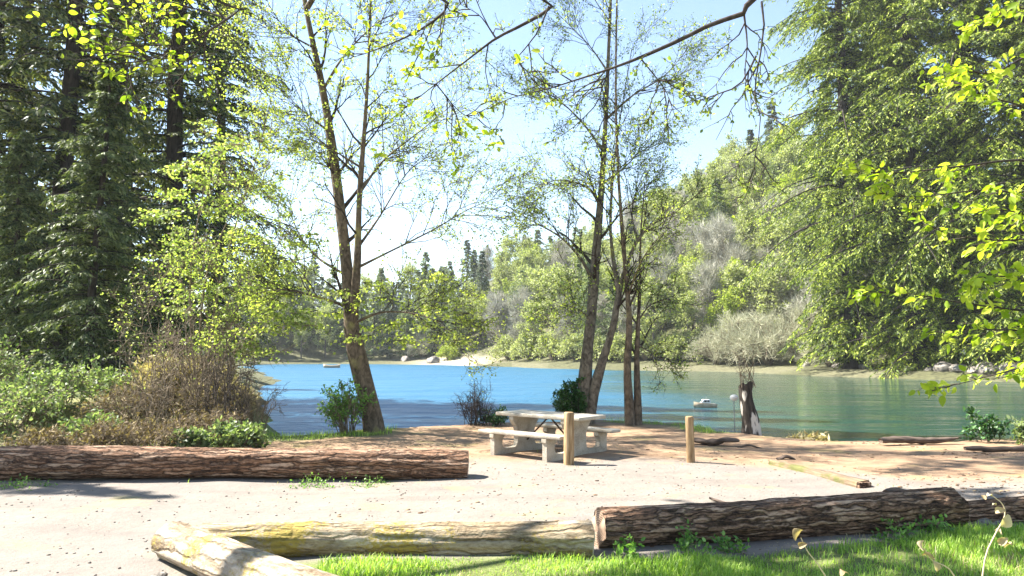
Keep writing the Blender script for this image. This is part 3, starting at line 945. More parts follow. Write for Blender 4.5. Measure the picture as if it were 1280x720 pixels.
sub = [(W([(952, 2), (955, 40, -.05), (947, 85, -.1), (943, 120, -.1), (951, 150, -.15), (946, 185, -.2), (942, 212, -.2), (955, 232, -.2)], 5.9), .009, .002),
       (W([(930, 18), (934, 55), (931, 90), (934, 115)], 5.95), .009, .002),
       (W([(945, 70, -.1), (925, 105, -.1), (890, 120, 0), (850, 135, .1), (815, 140, .2)], 5.9), .009, .002),
       (W([(762, 87, .4), (750, 120, .4), (758, 150, .4), (752, 190, .5)], 5.9), .008, .002),
       (W([(800, 72, .3), (830, 110, .3), (838, 130, .3)], 5.9), .007, .002),
       (W([(686, 8, 0), (672, 40, 0), (652, 66, .1), (646, 75, .1), (668, 96, .2), (700, 112, .3)], 6.4), .009, .002),
       (W([(620, 48, .2), (600, 20, .2), (575, 5, .1)], 6.4), .009, .002),
       (W([(545, 105, .4), (575, 140, .4), (600, 150, .4)], 6.4), .007, .002),
       (W([(262, 38), (245, 65, .1), (225, 78, .2)], 5.0), .006, .0015),
       (W([(220, 62, .1), (190, 45, .1), (150, 30, .1), (90, 28, .2)], 5.0), .008, .0015),
       (W([(285, 24), (250, 12, .1), (215, 10, .1), (180, 18, .2)], 5.0), .008, .0015),
       (W([(185, 75, .1), (180, 62, .1), (182, 55, .1)], 5.0), .006, .002)]
SP, SR = stem_set(sub, 10)
tubes(SP, SR, 6, tb)
g = R_(55)
tw, bag_o, bag_y = tb, Bag(), Bag()
OVP = np.stack([resample(p[8:], 12) for p in OP])
b1, r1 = spawn(np.concatenate([np.stack([resample(p, 12) for p in SP]), OVP]), np.full((len(SP) + len(OP), 12), .006), 7, .05, 1, (.25, .7), .8, g, 6, .22, -.03, -.05, .8, .0016)
tubes(b1, r1, 4, tw)
b2, r2 = spawn(b1, r1, 4, .2, 1, (.1, .3), .8, g, 5, .22, -.03, 0, .7, .0013)
tubes(b2, r2, 3, tw)
p, d = onpaths(b2, 4, g, .2, 1.05)
p2, d2 = onpaths(b1, 6, g, .2, 1.02)
p, d = np.vstack([p, p2]), np.vstack([d, d2])
pxx = 640 + 950 * p[:, 0] / p[:, 1]
kp = ~((pxx < 345) & (g.uniform(size=len(p)) < .6))
p, d, pxx = p[kp], d[kp], pxx[kp]
yel = (pxx < 600) & (g.uniform(size=len(p)) < .6)
leaves(bag_o, p[~yel], d[~yel] * .6 + np.array([0, 0, -.3]), .036 * g.uniform(.5, 1.25, (~yel).sum()), OVAL, g, .6, .7)
leaves(bag_y, p[yel], d[yel] * .6 + np.array([0, 0, -.2]), .055 * g.uniform(.5, 1.25, yel.sum()), OVAL, g, 1.4, .6)
# yellow leaf clusters caught by the sun at the upper left and top
for (x, y, n) in ((95, 28, 7), (130, 25, 7), (150, 38, 9), (165, 62, 8), (150, 88, 12), (190, 10, 10), (215, 15, 10), (232, 25, 8), (130, 64, 9), (215, 80, 7), (243, 85, 7), (255, 88, 5), (170, 12, 6), (110, 50, 4), (170, 45, 6),
                  (400, 30, 8), (450, 25, 9), (480, 45, 7), (440, 60, 8), (500, 30, 7), (530, 60, 8), (425, 95, 6), (610, 165, 10), (618, 182, 8), (590, 155, 6), (655, 70, 6), (710, 88, 5), (520, 130, 6), (545, 150, 5), (470, 190, 6), (490, 195, 6)):
    c = at(x, y, 5.1 if x < 300 else 6.3)
    q = c + g.normal(size=(n, 3)) * np.array([.06, .05, .035])
    leaves(bag_y, q, g.normal(size=(n, 3)) * [1, 1, .3], .068 * g.uniform(.7, 1.3, n), OVAL, g, 2.0, .4)
# leaf sprays at the right
rs = [([(1330, 60), (1280, 72), (1240, 92), (1200, 84), (1168, 78)], 7.6), ([(1330, 205), (1270, 200), (1200, 208), (1120, 216), (1060, 212), (1012, 204)], 8.2),
      ([(1330, 228), (1280, 240), (1220, 238), (1150, 246), (1092, 240)], 7.9), ([(1330, 310), (1290, 300), (1240, 300), (1180, 290), (1130, 262)], 8.4),
      ([(1330, 385), (1280, 388), (1200, 378), (1130, 366), (1078, 366)], 7.8), ([(1330, 420), (1290, 414), (1240, 412), (1185, 416)], 7.6),
      ([(1330, 340), (1290, 352), (1250, 345), (1215, 352)], 7.4), ([(1330, 440), (1290, 455), (1230, 472), (1165, 488)], 8.0), ([(1330, 150), (1270, 130), (1225, 118), (1195, 100)], 8.0),
      ([(1330, 270), (1290, 270), (1250, 262), (1200, 268)], 7.7), ([(1330, 20), (1280, 10), (1240, 20), (1205, 40)], 8.2)]
RP, RR = stem_set([reach(.2 + (450 - l[0][1]) / 950 * 8 + 1.2, l, y_, .03, .003) for l, y_ in rs], 20)
tubes(RP, RR, 6, tb)
vis = np.stack([resample(p[7:], 14) for p in RP])
b1, r1 = spawn(vis, np.full(vis.shape[:2], .006), 13, .05, 1, (.2, .55), .8, g, 6, .2, -.05, 0, .8, .0018, True)
tubes(b1, r1, 4, tw)
bag_m = Bag()
p, d = onpaths(b1, 7, g, .25, 1.05)
p2, d2 = onpaths(vis, 14, g, .2, 1.02)
p, d = np.vstack([p, p2]), np.vstack([d, d2])
p = p + g.normal(size=p.shape) * .025
leaves(bag_m, p, d * .7 + np.array([0, 0, -.35]), .105 * g.uniform(.5, 1.25, len(p)), OVAL, g, 1.6, .55)
link('trunk', tb.mesh('trunk', M['darktwig'], True, TB), root)
link('crown', bag_m.mesh('crown', M['maple'], False, TB), root)
link('small_leaves', bag_o.mesh('small_leaves', M['overleaf'], False, TB), root)
link('yellow_leaves', bag_y.mesh('yellow_leaves', M['maple'], False, TB), root)

# alder left of the frame whose crown overhead dapples the right foreground
g = R_(56)
BB = np.array([-8.2, 6.7, hz(-8.2, 6.7)])
root = thing('alder_tree', 'alder whose crown above the frame throws dappled shade over the right log and grass', 'tree', BB)
stems = [(BB + np.array([(0, 0, -.3), (.1, .1, 3), (.5, .6, 6.2), (1.2, 1.2, 8.6), (1.6, 1.6, 11.5)]), .2, .04)]
limbs = [(BB + np.array([(.5, .6, 6.3), (2.2, 1.6, 7.8), (4.2, 2.6, 8.6), (6.0, 3.2, 9.0)]), .08, .015),
         (BB + np.array([(.6, .7, 6.8), (2.2, 2.6, 8.2), (4.0, 4.0, 9.2), (5.6, 5.0, 9.9)]), .08, .015),
         (BB + np.array([(1.0, 1.0, 8.0), (2.6, 1.8, 9.4), (4.4, 2.4, 10.4), (6.4, 2.6, 11.0)]), .07, .015),
         (BB + np.array([(1.0, 1.0, 8.2), (1.8, 2.8, 9.6), (2.8, 4.0, 10.6)]), .06, .015)]
P, R = stem_set(stems)
LP, LR = stem_set(limbs)
tb = rough_tubes(P, R, 12, 8)
tubes(LP, LR, 7, tb)
tw, bg = Bag(), Bag()
b1, r1 = spawn(LP, LR, 20, .25, 1, (.8, 2.0), .8, g, 7, .15, 0, .1, .45, .005)
tubes(b1, r1, 4, tw)
b2, r2 = spawn(b1, r1, 7, .2, 1, (.3, .8), .8, g, 5, .2, 0, .05, .6, .003)
tubes(b2, r2, 3, tw)
p, d = onpaths(b2, 26, g, .1, 1.05)
pz = H0 + p[:, 1] * (442 + 25) / 950
kp = p[:, 2] > pz
leaves(bg, p[kp], d[kp], .145 * g.uniform(.6, 1.3, kp.sum()), RHOMB, g, 1., .8)
link('trunk', tb.mesh('trunk', M['alderbark'], True, BB), root)
link('twigs', tw.mesh('twigs', M['darktwig'], False, BB), root)
link('crown', bg.mesh('crown', M['birch'], False, BB), root)
#OBJ

# ------------------------------------------------------------------ logs
def log_mat(name, a, b, c=None, lichen=None, lamt=.5, ax=(1.2, 9, 9), plate=.7):
    t = NT(name)
    n2 = t.noise(t.coord('Object'), 1.9, 4)
    warp = t.n('TexNoise')
    warp.inputs['Scale'].default_value = 5
    warp.inputs['Detail'].default_value = 4
    tc = t.n('TexCoord')
    t.l(tc.outputs['Object'], warp.inputs['Vector'])
    vm = t.n('VectorMath', operation='MULTIPLY_ADD')
    t.l(warp.outputs['Color'], vm.inputs[0])
    vm.inputs[1].default_value = (.5, .09, .09)
    t.l(tc.outputs['Object'], vm.inputs[2])
    mp = t.n('Mapping')
    mp.inputs['Scale'].default_value = (ax[0] * 1.5, ax[1] * 2.2, ax[2] * 2.2)
    t.l(vm.outputs[0], mp.inputs[0])
    vo = t.voro(mp.outputs[0], 1.0, 'DISTANCE_TO_EDGE')
    vc = t.voro(mp.outputs[0], 1.0)
    crack = t.ramp(vo.outputs['Distance'], [(.015, 0.0), (.14, 1.0)])
    n1 = t.noise(t.coord('Object', (ax[0] * 2, ax[1], ax[2])), 2.6, 8, .68, .4)
    n3 = t.noise(t.coord('Object', (10, 30, 30)), 2.0, 5, .65)
    f = t.math('ADD', t.math('MULTIPLY', n1, .45), t.math('ADD', t.math('MULTIPLY', n3, .35), t.math('MULTIPLY', vc.outputs['Color'], .2)))
    col = t.ramp(f, [(.36, a), (.49, b), (.62, c or b)])
    if lichen:
        sp = t.noise(t.coord('Object'), 34, 4, .7)
        k = t.ramp(t.math('ADD', t.math('MULTIPLY', n2, .62), t.math('MULTIPLY', sp, .38)), [(1 - lamt, 0.0), (1.06 - lamt, .9)])
        col = t.mix(k, col, t.mix(n3, tuple(q * .7 for q in lichen), lichen))
    col = t.mix(t.math('MULTIPLY', t.math('SUBTRACT', 1.0, crack), plate), col, tuple(x * .4 for x in a))
    h = t.math('ADD', t.math('MULTIPLY', n1, .5), t.math('MULTIPLY', crack, .75 * plate))
    return t.fin(col, .9, t.bump(n3, .7, .015, t.bump(h, 1.0, .04)))
def end_mat(name, a, b):
    t = NT(name)
    v = t.coord('Object', (1, 1, 1))
    wv = t.n('TexWave', wave_type='RINGS', rings_direction='X')
    wv.inputs['Scale'].default_value = 16
    wv.inputs['Distortion'].default_value = 3.5
    wv.inputs['Detail'].default_value = 4
    t.l(v, wv.inputs[0])
    nz = t.noise(v, 9, 5)
    col = t.ramp(t.math('ADD', t.math('MULTIPLY', wv.outputs['Fac'], .45), t.math('MULTIPLY', nz, .55)), [(.25, a), (.75, b)])
    return t.fin(col, .9, t.bump(nz, .5, .02))
M['log_red'] = log_mat('weathered_reddish_log', (.035, .022, .016), (.235, .125, .07), (.5, .34, .23))
M['log_pale'] = log_mat('bleached_log_with_yellow_lichen', (.12, .08, .042), (.33, .255, .16), (.48, .4, .29), (.42, .31, .06), .475, (1.0, 5, 5), .4)
M['log_white'] = log_mat('sun_bleached_log', (.14, .09, .05), (.36, .285, .19), (.48, .41, .32), (.42, .32, .07), .43, (.9, 4, 4), .4)
M['log_brown'] = log_mat('dark_brown_log', (.022, .014, .01), (.2, .112, .066), (.48, .325, .22), (.2, .19, .07), .36)
M['log_end'] = end_mat('sawn_log_end', (.16, .1, .065), (.42, .3, .21))
M['log_end_pale'] = end_mat('pale_sawn_log_end', (.36, .3, .2), (.62, .56, .44))

def log(name, label, a, b, ra, rb, bmat, emat, seed, sink=.03, sag=.04, ends=(True, True), lump=.06, group=None, nx=220):
    """a, b: ground points of the axis ends (x, y)"""
    g = R_(seed)
    a3 = np.array([a[0], a[1], hz(*a) + ra - sink])
    b3 = np.array([b[0], b[1], hz(*b) + rb - sink])
    L = float(np.linalg.norm(b3 - a3))
    k = 72
    s = np.linspace(0, 1, nx)
    th = np.arange(k) * 2 * math.pi / k
    ss, tt = np.meshgrid(s, th, indexing='ij')
    r = ra + (rb - ra) * ss
    p = np.stack([ss * L * 1.1, np.cos(tt) * 1.2, np.sin(tt) * 1.2], -1)
    big = noise3(p * np.array([.6, .8, .8]), g, 2, 1.0)
    pl = np.stack([ss * L * .8, np.cos(tt) * 3.2, np.sin(tt) * 3.2], -1)
    plates = noise3(pl, g, 3, 1.6)
    fine = noise3(np.stack([ss * L * 2.5, np.cos(tt) * 5, np.sin(tt) * 5], -1), g, 3, 2.4)
    for _ in range(int(3 + L)):
        ks, kt = g.uniform(.05, .95), g.uniform(0, 6.28)
        dd = ((ss - ks) * L / .09) ** 2 + (np.abs((tt - kt + math.pi) % (2 * math.pi) - math.pi) * ra / .075) ** 2
        r = r + g.uniform(-.02, .035) * np.exp(-dd) * ra / .2
    r = r * (1 + lump * big + .06 * plates + .03 * fine)
    # split and chipped ends
    wob_y = .035 * np.sin(ss * 5 + seed) * ra / .2
    wob_z = sag * np.sin(ss * 3.1 * 1.3 + seed * 1.7) * .4
    V = np.stack([ss * L, r * np.cos(tt) + wob_y, r * np.sin(tt) + wob_z], -1)
    jag = .03 * noise3(np.stack([np.cos(th), np.sin(th)], -1), g, 2, 1.5)
    V[0, :, 0] += jag
    V[-1, :, 0] += jag[::-1]
    i, j = np.meshgrid(np.arange(nx - 1), np.arange(k), indexing='ij')
    q = np.stack([i * k + j, (i + 1) * k + j, (i + 1) * k + (j + 1) % k, i * k + (j + 1) % k], -1).reshape(-1, 4)
    me = mesh(name, V.reshape(-1, 3), [q], M[bmat], True)
    o = link(name, me, None, tuple(a3))
    d = b3 - a3
    o.rotation_euler = (0, -math.asin(d[2] / L), math.atan2(d[1], d[0]))
    tag(o, label, 'log', group)
    for e, ring in ((0, V[0]), (1, V[-1])):
        if not ends[e]:
            continue
        c = ring.mean(0)
        rings = []
        for q_ in (1, .86, .6, .3):
            rr = c + (ring - c) * q_
            rr[:, 0] += (-1 if e == 0 else 1) * (.012 * (1 - q_) + .008 * noise3(rr[:, 1:] * 1.0, g, 2, 6.) * (q_ < 1))
            rings.append(rr)
        vv = np.vstack(rings + [c[None]])
        ff = [[m_ * k + j_, m_ * k + (j_ + 1) % k, (m_ + 1) * k + (j_ + 1) % k, (m_ + 1) * k + j_] for m_ in range(3) for j_ in range(k)]
        ft = [[3 * k + j_, 3 * k + (j_ + 1) % k, 4 * k] for j_ in range(k)]
        if e == 0:
            ff = [f[::-1] for f in ff]
            ft = [f[::-1] for f in ft]
        em = mesh('cut_end', vv, [ff, ft], M[emat], True)
        link('cut_end', em, o)
    return o
GL = 'logs edging the gravel lot'
log('log', 'long dark reddish log lying across the left side in front of the thicket', (-9.6, 10.75), (-.63, 11.25), .24, .205, 'log_red', 'log_end', 11, .04, .05, group=GL, nx=420)
log('log', 'bleached log with yellow lichen lying level along the edge of the grass', (-2.75, 6.95), (.70, 7.0), .155, .175, 'log_pale', 'log_end_pale', 12, .05, .03, group=GL)
log('log', 'brown cracked log with a pale sawn end, half in dappled shade on the right', (.80, 7.22), (4.52, 8.0), .19, .195, 'log_brown', 'log_end', 13, .03, .04, group=GL)
log('log', 'thick sunlit log slanting out of the bottom edge of the photo', (-3.02, 6.86), (.25, 3.75), .178, .19, 'log_white', 'log_end_pale', 14, .035, .03, group=GL)
log('log', 'crumbling low brown log at the right edge beyond the end of the dark log', (4.72, 8.15), (7.2, 8.5), .12, .15, 'log_brown', 'log_end', 15, .06, .05, lump=.16, group=GL)

# squared mossy timber half sunk in the dirt
t = NT('mossy_timber')
v = t.coord('Object', (1, 9, 9))
n1 = t.noise(v, 2.2, 7, .65)
k = t.ramp(t.noise(t.coord('Object'), 2.0, 4), [(.52, 0.0), (.62, .9)])
col = t.mix(k, t.ramp(n1, [(.3, (.09, .06, .036)), (.7, (.28, .21, .135))]), t.ramp(n1, [(.3, (.08, .085, .025)), (.7, (.15, .155, .05))]))
M['timber'] = t.fin(col, .95, t.bump(n1, .7, .03))
def timber():
    a, b = np.array([4.18, 12.3]), np.array([4.62, 10.2])
    L = float(np.linalg.norm(b - a))
    g = R_(3)
    nx = 60
    prof = []
    for (y0, z0), (y1, z1) in zip([(-.1, -.1), (.1, -.1), (.1, .1), (-.1, .1)], [(.1, -.1), (.1, .1), (-.1, .1), (-.1, -.1)]):
        for q in np.linspace(.06, .94, 5):
            prof.append((y0 + (y1 - y0) * q, z0 + (z1 - z0) * q))
    prof = np.array(prof)
    k = len(prof)
    s = np.linspace(0, L, nx)
    V = np.zeros((nx, k, 3))
    V[..., 0] = s[:, None]
    V[..., 1:] = prof[None]
    V[..., 1:] *= (1 + .14 * noise3(V * np.array([1.5, 6, 6]), g, 3, 1.5))[..., None]
    i, j = np.meshgrid(np.arange(nx - 1), np.arange(k), indexing='ij')
    q = np.stack([i * k + j, (i + 1) * k + j, (i + 1) * k + (j + 1) % k, i * k + (j + 1) % k], -1).reshape(-1, 4)
    me = mesh('timber', V.reshape(-1, 3), [q, np.arange(k)[None, ::-1], (nx - 1) * k + np.arange(k)[None]], M['timber'], True)
    o = link('timber', me, None, (a[0], a[1], hz(*a) - .02))
    o.rotation_euler = (0, .0, math.atan2(*(b - a)[::-1]))
    tag(o, 'short mossy squared timber half sunk in the dirt behind the right log', 'timber')
    bag = Bag()
    box(bag, (L + .035, 0, .0), (.05, .185, .185))
    e = link('cut_end', bevel_mesh(bag.mesh('cut_end', M['log_brown']), .012), o)
timber()

# ------------------------------------------------------------------ picnic table
t = NT('concrete')
v = t.coord('Object')
n1 = t.noise(v, 4, 6, .6)
n2 = t.noise(v, 60, 3, .6)
col = t.ramp(t.math('ADD', t.math('MULTIPLY', n1, .6), t.math('MULTIPLY', n2, .4)), [(.32, (.19, .16, .12)), (.5, (.4, .355, .28)), (.68, (.52, .475, .39))])
M['concrete'] = t.fin(col, .85, t.bump(n2, .35, .006))
t = NT('rusty_steel')
M['steel'] = t.fin(t.ramp(t.noise(t.coord('Object'), 30, 4), [(.35, (.03, .022, .018)), (.65, (.12, .075, .05))]), .6)
def table():
    c = (.66, 13.6)
    a = math.atan2(-.67, .74)
    base = (c[0], c[1], hz(*c))
    root = thing('picnic_table', 'concrete picnic table with attached benches on open side frames, set on the bare dirt', 'picnic table', base, a)
    root.scale = (.98, .98, .9)
    def slab(name, cy_, z, wd, ln, th):
        b = Bag()
        box(b, (0, cy_, z), (ln, wd, th))
        me = bevel_mesh(b.mesh(name, M['concrete']), .018, 3)
        return link(name, me, root)
    slab('tabletop', 0, .735, .78, 1.95, .07)
    slab('bench_seat', -.74, .43, .28, 1.9, .065)
    slab('bench_seat', .74, .43, .28, 1.9, .065)
    half = [(.0, -.03), (.86, -.03), (.86, .30), (.885, .33), (.885, .396), (.59, .396), (.59, .33), (.64, .29), (.65, .20), (.63, .14), (.58, .105), (.40, .10), (.31, .105), (.255, .14), (.235, .20), (.235, .40), (.27, .50), (.35, .60), (.37, .64), (.37, .698), (0, .698)]
    out = half[1:-1] + [(-y, z) for y, z in half[1:-1]][::-1]
    for x in (-.6, .6):
        bm = bmesh.new()
        vs = [bm.verts.new((x - .055, y, z)) for y, z in out]
        f = bm.faces.new(vs)
        r = bmesh.ops.extrude_face_region(bm, geom=[f])
        bmesh.ops.translate(bm, vec=(.11, 0, 0), verts=[q for q in r['geom'] if isinstance(q, bmesh.types.BMVert)])
        bmesh.ops.recalc_face_normals(bm, faces=bm.faces)
        bmesh.ops.bevel(bm, geom=[e for e in bm.edges if e.calc_face_angle(0) > 1.2], offset=.008, segments=2, affect='EDGES')
        bmesh.ops.triangulate(bm, faces=[q for q in bm.faces if len(q.verts) > 4])
        me = bpy.data.meshes.new('side_frame')
        bm.to_mesh(me)
        bm.free()
        me.materials.append(M['concrete'])
        link('side_frame', me, root)
    for s in (-1, 1):
        b = tubes(np.array([(s * .53, 0, .22), (s * .02, 0, .695)]), np.full(2, .016), 8, None, True)
        link('brace', b.mesh('brace', M['steel']), root)
    return root
table()

# ------------------------------------------------------------------ posts
t = NT('weathered_post')
v = t.coord('Object', (10, 10, 1.2))
n1 = t.noise(v, 2.5, 7, .6)
col = t.ramp(n1, [(.3, (.12, .07, .032)), (.5, (.3, .195, .098)), (.7, (.43, .315, .19))])
M['post'] = t.fin(col, .85, t.bump(n1, .5, .01))
def post(label, px, py, r, h, square=False, tilt=0):
    p = gnd(px, py)
    z = hz(p[0], p[1])
    prof = [(-.3, r), (h * .3, r * 1.01), (h * .7, r * .985), (h - .02, r * .98), (h - .006, r * .93), (h, r * .8), (h + .004, 0.001)]
    k = 28
    th = np.arange(k) * 2 * math.pi / k
    g = R_(int(px))
    V = []
    for zz, rr in prof:
        q = rr * (1 + .02 * noise3(np.stack([np.cos(th) * 2, np.sin(th) * 2], -1), g, 2, 2.))
        if square:
            q = q / np.maximum(np.abs(np.cos(th)), np.abs(np.sin(th))) ** .55
        V.append(np.stack([q * np.cos(th), q * np.sin(th), np.full(k, zz)], -1))
    V = np.vstack(V)
    i, j = np.meshgrid(np.arange(len(prof) - 1), np.arange(k), indexing='ij')
    q = np.stack([i * k + j, i * k + (j + 1) % k, (i + 1) * k + (j + 1) % k, (i + 1) * k + j], -1).reshape(-1, 4)
    o = link('wooden_post', mesh('wooden_post', V, [q], M['post'], True), None, (p[0], p[1], z))
    o.rotation_euler = (tilt, tilt * .6, .35)
    tag(o, label, 'post', 'wooden posts on the dirt')
post('wooden post standing in front of the picnic table', 711, 580, .075, .83, True, .01)
post('lone short wooden post on open dirt right of the picnic table', 863.5, 578, .066, .735, False, -.012)

# ------------------------------------------------------------------ snag, marker, boat
t = NT('rotting_snag')
v = t.coord('Object', (8, 8, 1.3))
n1 = t.noise(v, 1.8, 7, .65)
pale = t.ramp(t.noise(t.coord('Object', (3.2, 3.2, 1.1)), 1.9, 3, .5), [(.54, 0.0), (.6, 1.0)])
col = t.mix(pale, t.ramp(n1, [(.3, (.012, .01, .009)), (.7, (.085, .068, .055))]), (.55, .49, .42))
M['snag'] = t.fin(col, .95, t.bump(n1, .9, .04))
def snag():
    p = gnd(936, 541)
    z = hz(p[0], p[1])
    base = np.array([p[0], p[1], z])
    root = thing('tree_stump', 'broken dark snag with a pale scar and grey twigs on top, at the water edge', 'stump', base)
    Y0 = p[1]
    pts = np.vstack([base + np.array([.02, 0, -.25]), W([(939, 530), (935, 510), (933, 495), (933, 480)], Y0)])
    P = resample(pts, 22)
    zz = np.linspace(0, 1, 22)
    R = .165 + .12 * np.exp(-zz * 5.)
    k = 26
    b = rough_tubes(P[None], R[None], k, 17, .16)
    V = b.v[0]
    g = R_(4)
    th = np.arange(k)
    V[-k:, 2] += .07 * noise3(np.stack([np.cos(th * .24), np.sin(th * .24)], -1) * 2, g, 3, 1.7)
    # ragged hollow top: an inner ring sunk below the rim
    n0 = len(V)
    c = V[-k:].mean(0)
    inner = c + (V[-k:] - c) * .7
    inner[:, 2] = c[2] - .08
    b.add(np.vstack([V[-k:], inner, [c - np.array([0, 0, .12])]]), [[j, (j + 1) % k, k + (j + 1) % k, k + j] for j in range(k)])
    b.f[3] = [np.array([[n0 + k + j, n0 + k + (j + 1) % k, n0 + 2 * k] for j in range(k)])]
    b.r[3] = [np.full(k, .5)]
    link('trunk', b.mesh('trunk', M['snag'], True, base), root)
    top = P[-1]
    n = 11
    tips = top + np.stack([g.normal(0, .16, n), g.normal(0, .16, n), g.uniform(.15, .75, n)], -1)
    s = np.linspace(0, 1, 6)
    st_ = top + g.normal(size=(n, 3)) * np.array([.1, .1, .02]) - np.array([0, 0, .06])
    PP = st_[:, None] * (1 - s)[None, :, None] + tips[:, None] * s[None, :, None] + g.normal(size=(n, 6, 3)) * .02 * s[None, :, None]
    tw = tubes(PP, np.broadcast_to(np.linspace(.01, .003, 6), (n, 6)), 4)
    b2, r2 = spawn(PP, np.full((n, 6), .006), 5, .2, 1, (.1, .3), .8, g, 5, .2, 0, .1, .7, .0025)
    tubes(b2, r2, 3, tw)
    link('twigs', tw.mesh('twigs', M['twig'], False, base), root)
snag()

t = NT('white_paint')
M['white'] = t.fin(t.ramp(t.noise(t.coord('Object'), 14, 4), [(.3, (.66, .65, .61)), (.6, (.8, .8, .78))]), .45)
t = NT('grey_metal')
M['metal'] = t.fin(t.ramp(t.noise(t.coord('Object'), 20, 3), [(.3, (.16, .16, .15)), (.7, (.3, .3, .28))]), .5)
t = NT('dark_window')
M['glass'] = t.fin((.015, .018, .022), .12)
t = NT('wet_hull')
M['hull'] = t.fin(t.ramp(t.noise(t.coord('Object'), 9, 4), [(.3, (.3, .23, .15)), (.7, (.45, .37, .26))]), .4)
def marker():
    x, y = 5.02, 17.35
    z = hz(x, y)
    root = thing('marker_sign', 'small round white marker on a thin pole beside the broken snag', 'sign', (x, y, z))
    h = at(917, 497, y)[2] - z
    link('pole', tubes(np.array([(0, 0, -.2), (0, 0, h)]), np.full(2, .011), 8, None, True).mesh('pole', M['metal']), root)
    th = np.arange(32) * 2 * math.pi / 32
    r = .085
    f = np.stack([r * 1.15 * np.cos(th), np.full(32, -.028), r * .85 * np.sin(th) + h], -1)
    b_ = f + np.array([0, .014, 0])
    q = [[j, (j + 1) % 32, 32 + (j + 1) % 32, 32 + j] for j in range(32)]
    me = mesh('plate', np.vstack([f, b_]), [np.array(q)[:, ::-1], np.arange(32)[None], (32 + np.arange(32))[None, ::-1]], M['white'])
    link('plate', me, root)
marker()

def cabin_boat():
    y = 950 * (H0 - WATER_Z) / (508.5 - HOR)
    x = (879 - 640) / 950 * y
    L = 1.02
    root = thing('boat', 'little white cabin boat with dark windows on the water between the alders and the snag', 'boat', (x, y, WATER_Z - .02), math.pi + .12)
    root.scale = (1.05, 1.05, 1.55)
    n = 15
    s = np.linspace(0, 1, n)
    wd = .17 * np.clip(np.minimum(1, .8 + s * .6), 0, 1) * (1 - np.clip((s - .55) / .45, 0, 1) ** 2.2) + .004
    sheer = .12 + .07 * s ** 2
    keel = np.where(s < .85, -.06, -.06 + (s - .85) / .15 * .12)
    ring = []
    for i in range(n):
        ring.append([(s[i] * L - L / 2, wd[i], sheer[i]), (s[i] * L - L / 2, wd[i] * .78, .02), (s[i] * L - L / 2, 0, keel[i]), (s[i] * L - L / 2, -wd[i] * .78, .02), (s[i] * L - L / 2, -wd[i], sheer[i])])
    V = np.array(ring).reshape(-1, 3)
    q = []
    for i in range(n - 1):
        for j in range(4):
            q.append([i * 5 + j, i * 5 + j + 1, (i + 1) * 5 + j + 1, (i + 1) * 5 + j])
        q.append([i * 5, (i + 1) * 5, (i + 1) * 5 + 4, i * 5 + 4])     # deck
    hull = mesh('hull', V, [q, [[0, 1, 2, 3, 4][::-1]]], M['hull'])
    link('hull', hull, root)
    b = Bag()
    v = np.array([(-.22, .115, .14), (.2, .105, .16), (.2, -.105, .16), (-.22, -.115, .14), (-.2, .1, .245), (.1, .09, .25), (.1, -.09, .25), (-.2, -.1, .245)])
    b.add(v, [[0, 3, 2, 1], [4, 5, 6, 7], [0, 1, 5, 4], [1, 2, 6, 5], [2, 3, 7, 6], [3, 0, 4, 7]][::1])
    cab = link('cabin', bevel_mesh(b.mesh('cabin', M['white']), .01), root)
    for x0, x1 in ((-.17, -.07), (-.04, .07)):
        for sy in (-1, 1):
            w_ = Bag()
            box(w_, ((x0 + x1) / 2, sy * .1085, .205), (x1 - x0, .016, .05))
            link('window', w_.mesh('window', M['glass']), cab)
    w_ = Bag()
    w_.add([(.186, -.075, .18), (.186, .075, .18), (.14, .07, .228), (.14, -.07, .228), (.17, -.075, .175), (.17, .075, .175), (.124, .07, .224), (.124, -.07, .224)], [[0, 1, 2, 3], [4, 7, 6, 5], [0, 4, 5, 1], [2, 6, 7, 3], [1, 5, 6, 2], [0, 3, 7, 4]])
    link('windscreen', w_.mesh('windscreen', M['glass']), cab)
    link('mast', tubes(np.array([(-.05, 0, .24), (-.06, 0, .33)]), np.full(2, .008), 6, None, True).mesh('mast', M['metal']), root)
cabin_boat()
def rowing_boat(label, px, py, L, rz):
    y = 950 * (H0 - WATER_Z) / (py - HOR)
    x = (px - 640) / 950 * y
    n = 17
    s = np.linspace(0, 1, n)
    wd = L * .17 * np.sin(np.clip(s * .93 + .07, 0, 1) * math.pi) ** .6 + .01
    V = []
    for i in range(n):
        X = s[i] * L - L / 2
        sh = .42 + .22 * (2 * s[i] - 1) ** 2
        V += [(X, wd[i], sh), (X, wd[i] * .8, .05), (X, 0, -.15), (X, -wd[i] * .8, .05), (X, -wd[i], sh), (X, -wd[i] * .86, sh - .02), (X, -wd[i] * .6, .12), (X, wd[i] * .6, .12), (X, wd[i] * .86, sh - .02)]
    q = [[i * 9 + j, i * 9 + (j + 1) % 9, (i + 1) * 9 + (j + 1) % 9, (i + 1) * 9 + j] for i in range(n - 1) for j in range(9)]
    root = thing('rowing_boat', label, 'boat', (x, y, WATER_Z), rz)
    link('hull', mesh('hull', V, [q, np.arange(9)[None, ::-1], ((n - 1) * 9 + np.arange(9))[None]], M['hull'], True), root)
    for xx in (-.2, .18):
        b = Bag()
        box(b, (xx * L, 0, .36), (.22, L * .27, .04))
        link('thwart', b.mesh('thwart', M['post']), root)
rowing_boat('small pale open boat far out near the opposite shore, left of the leaning tree trunk', 416, 459.5, 2.8, .1)

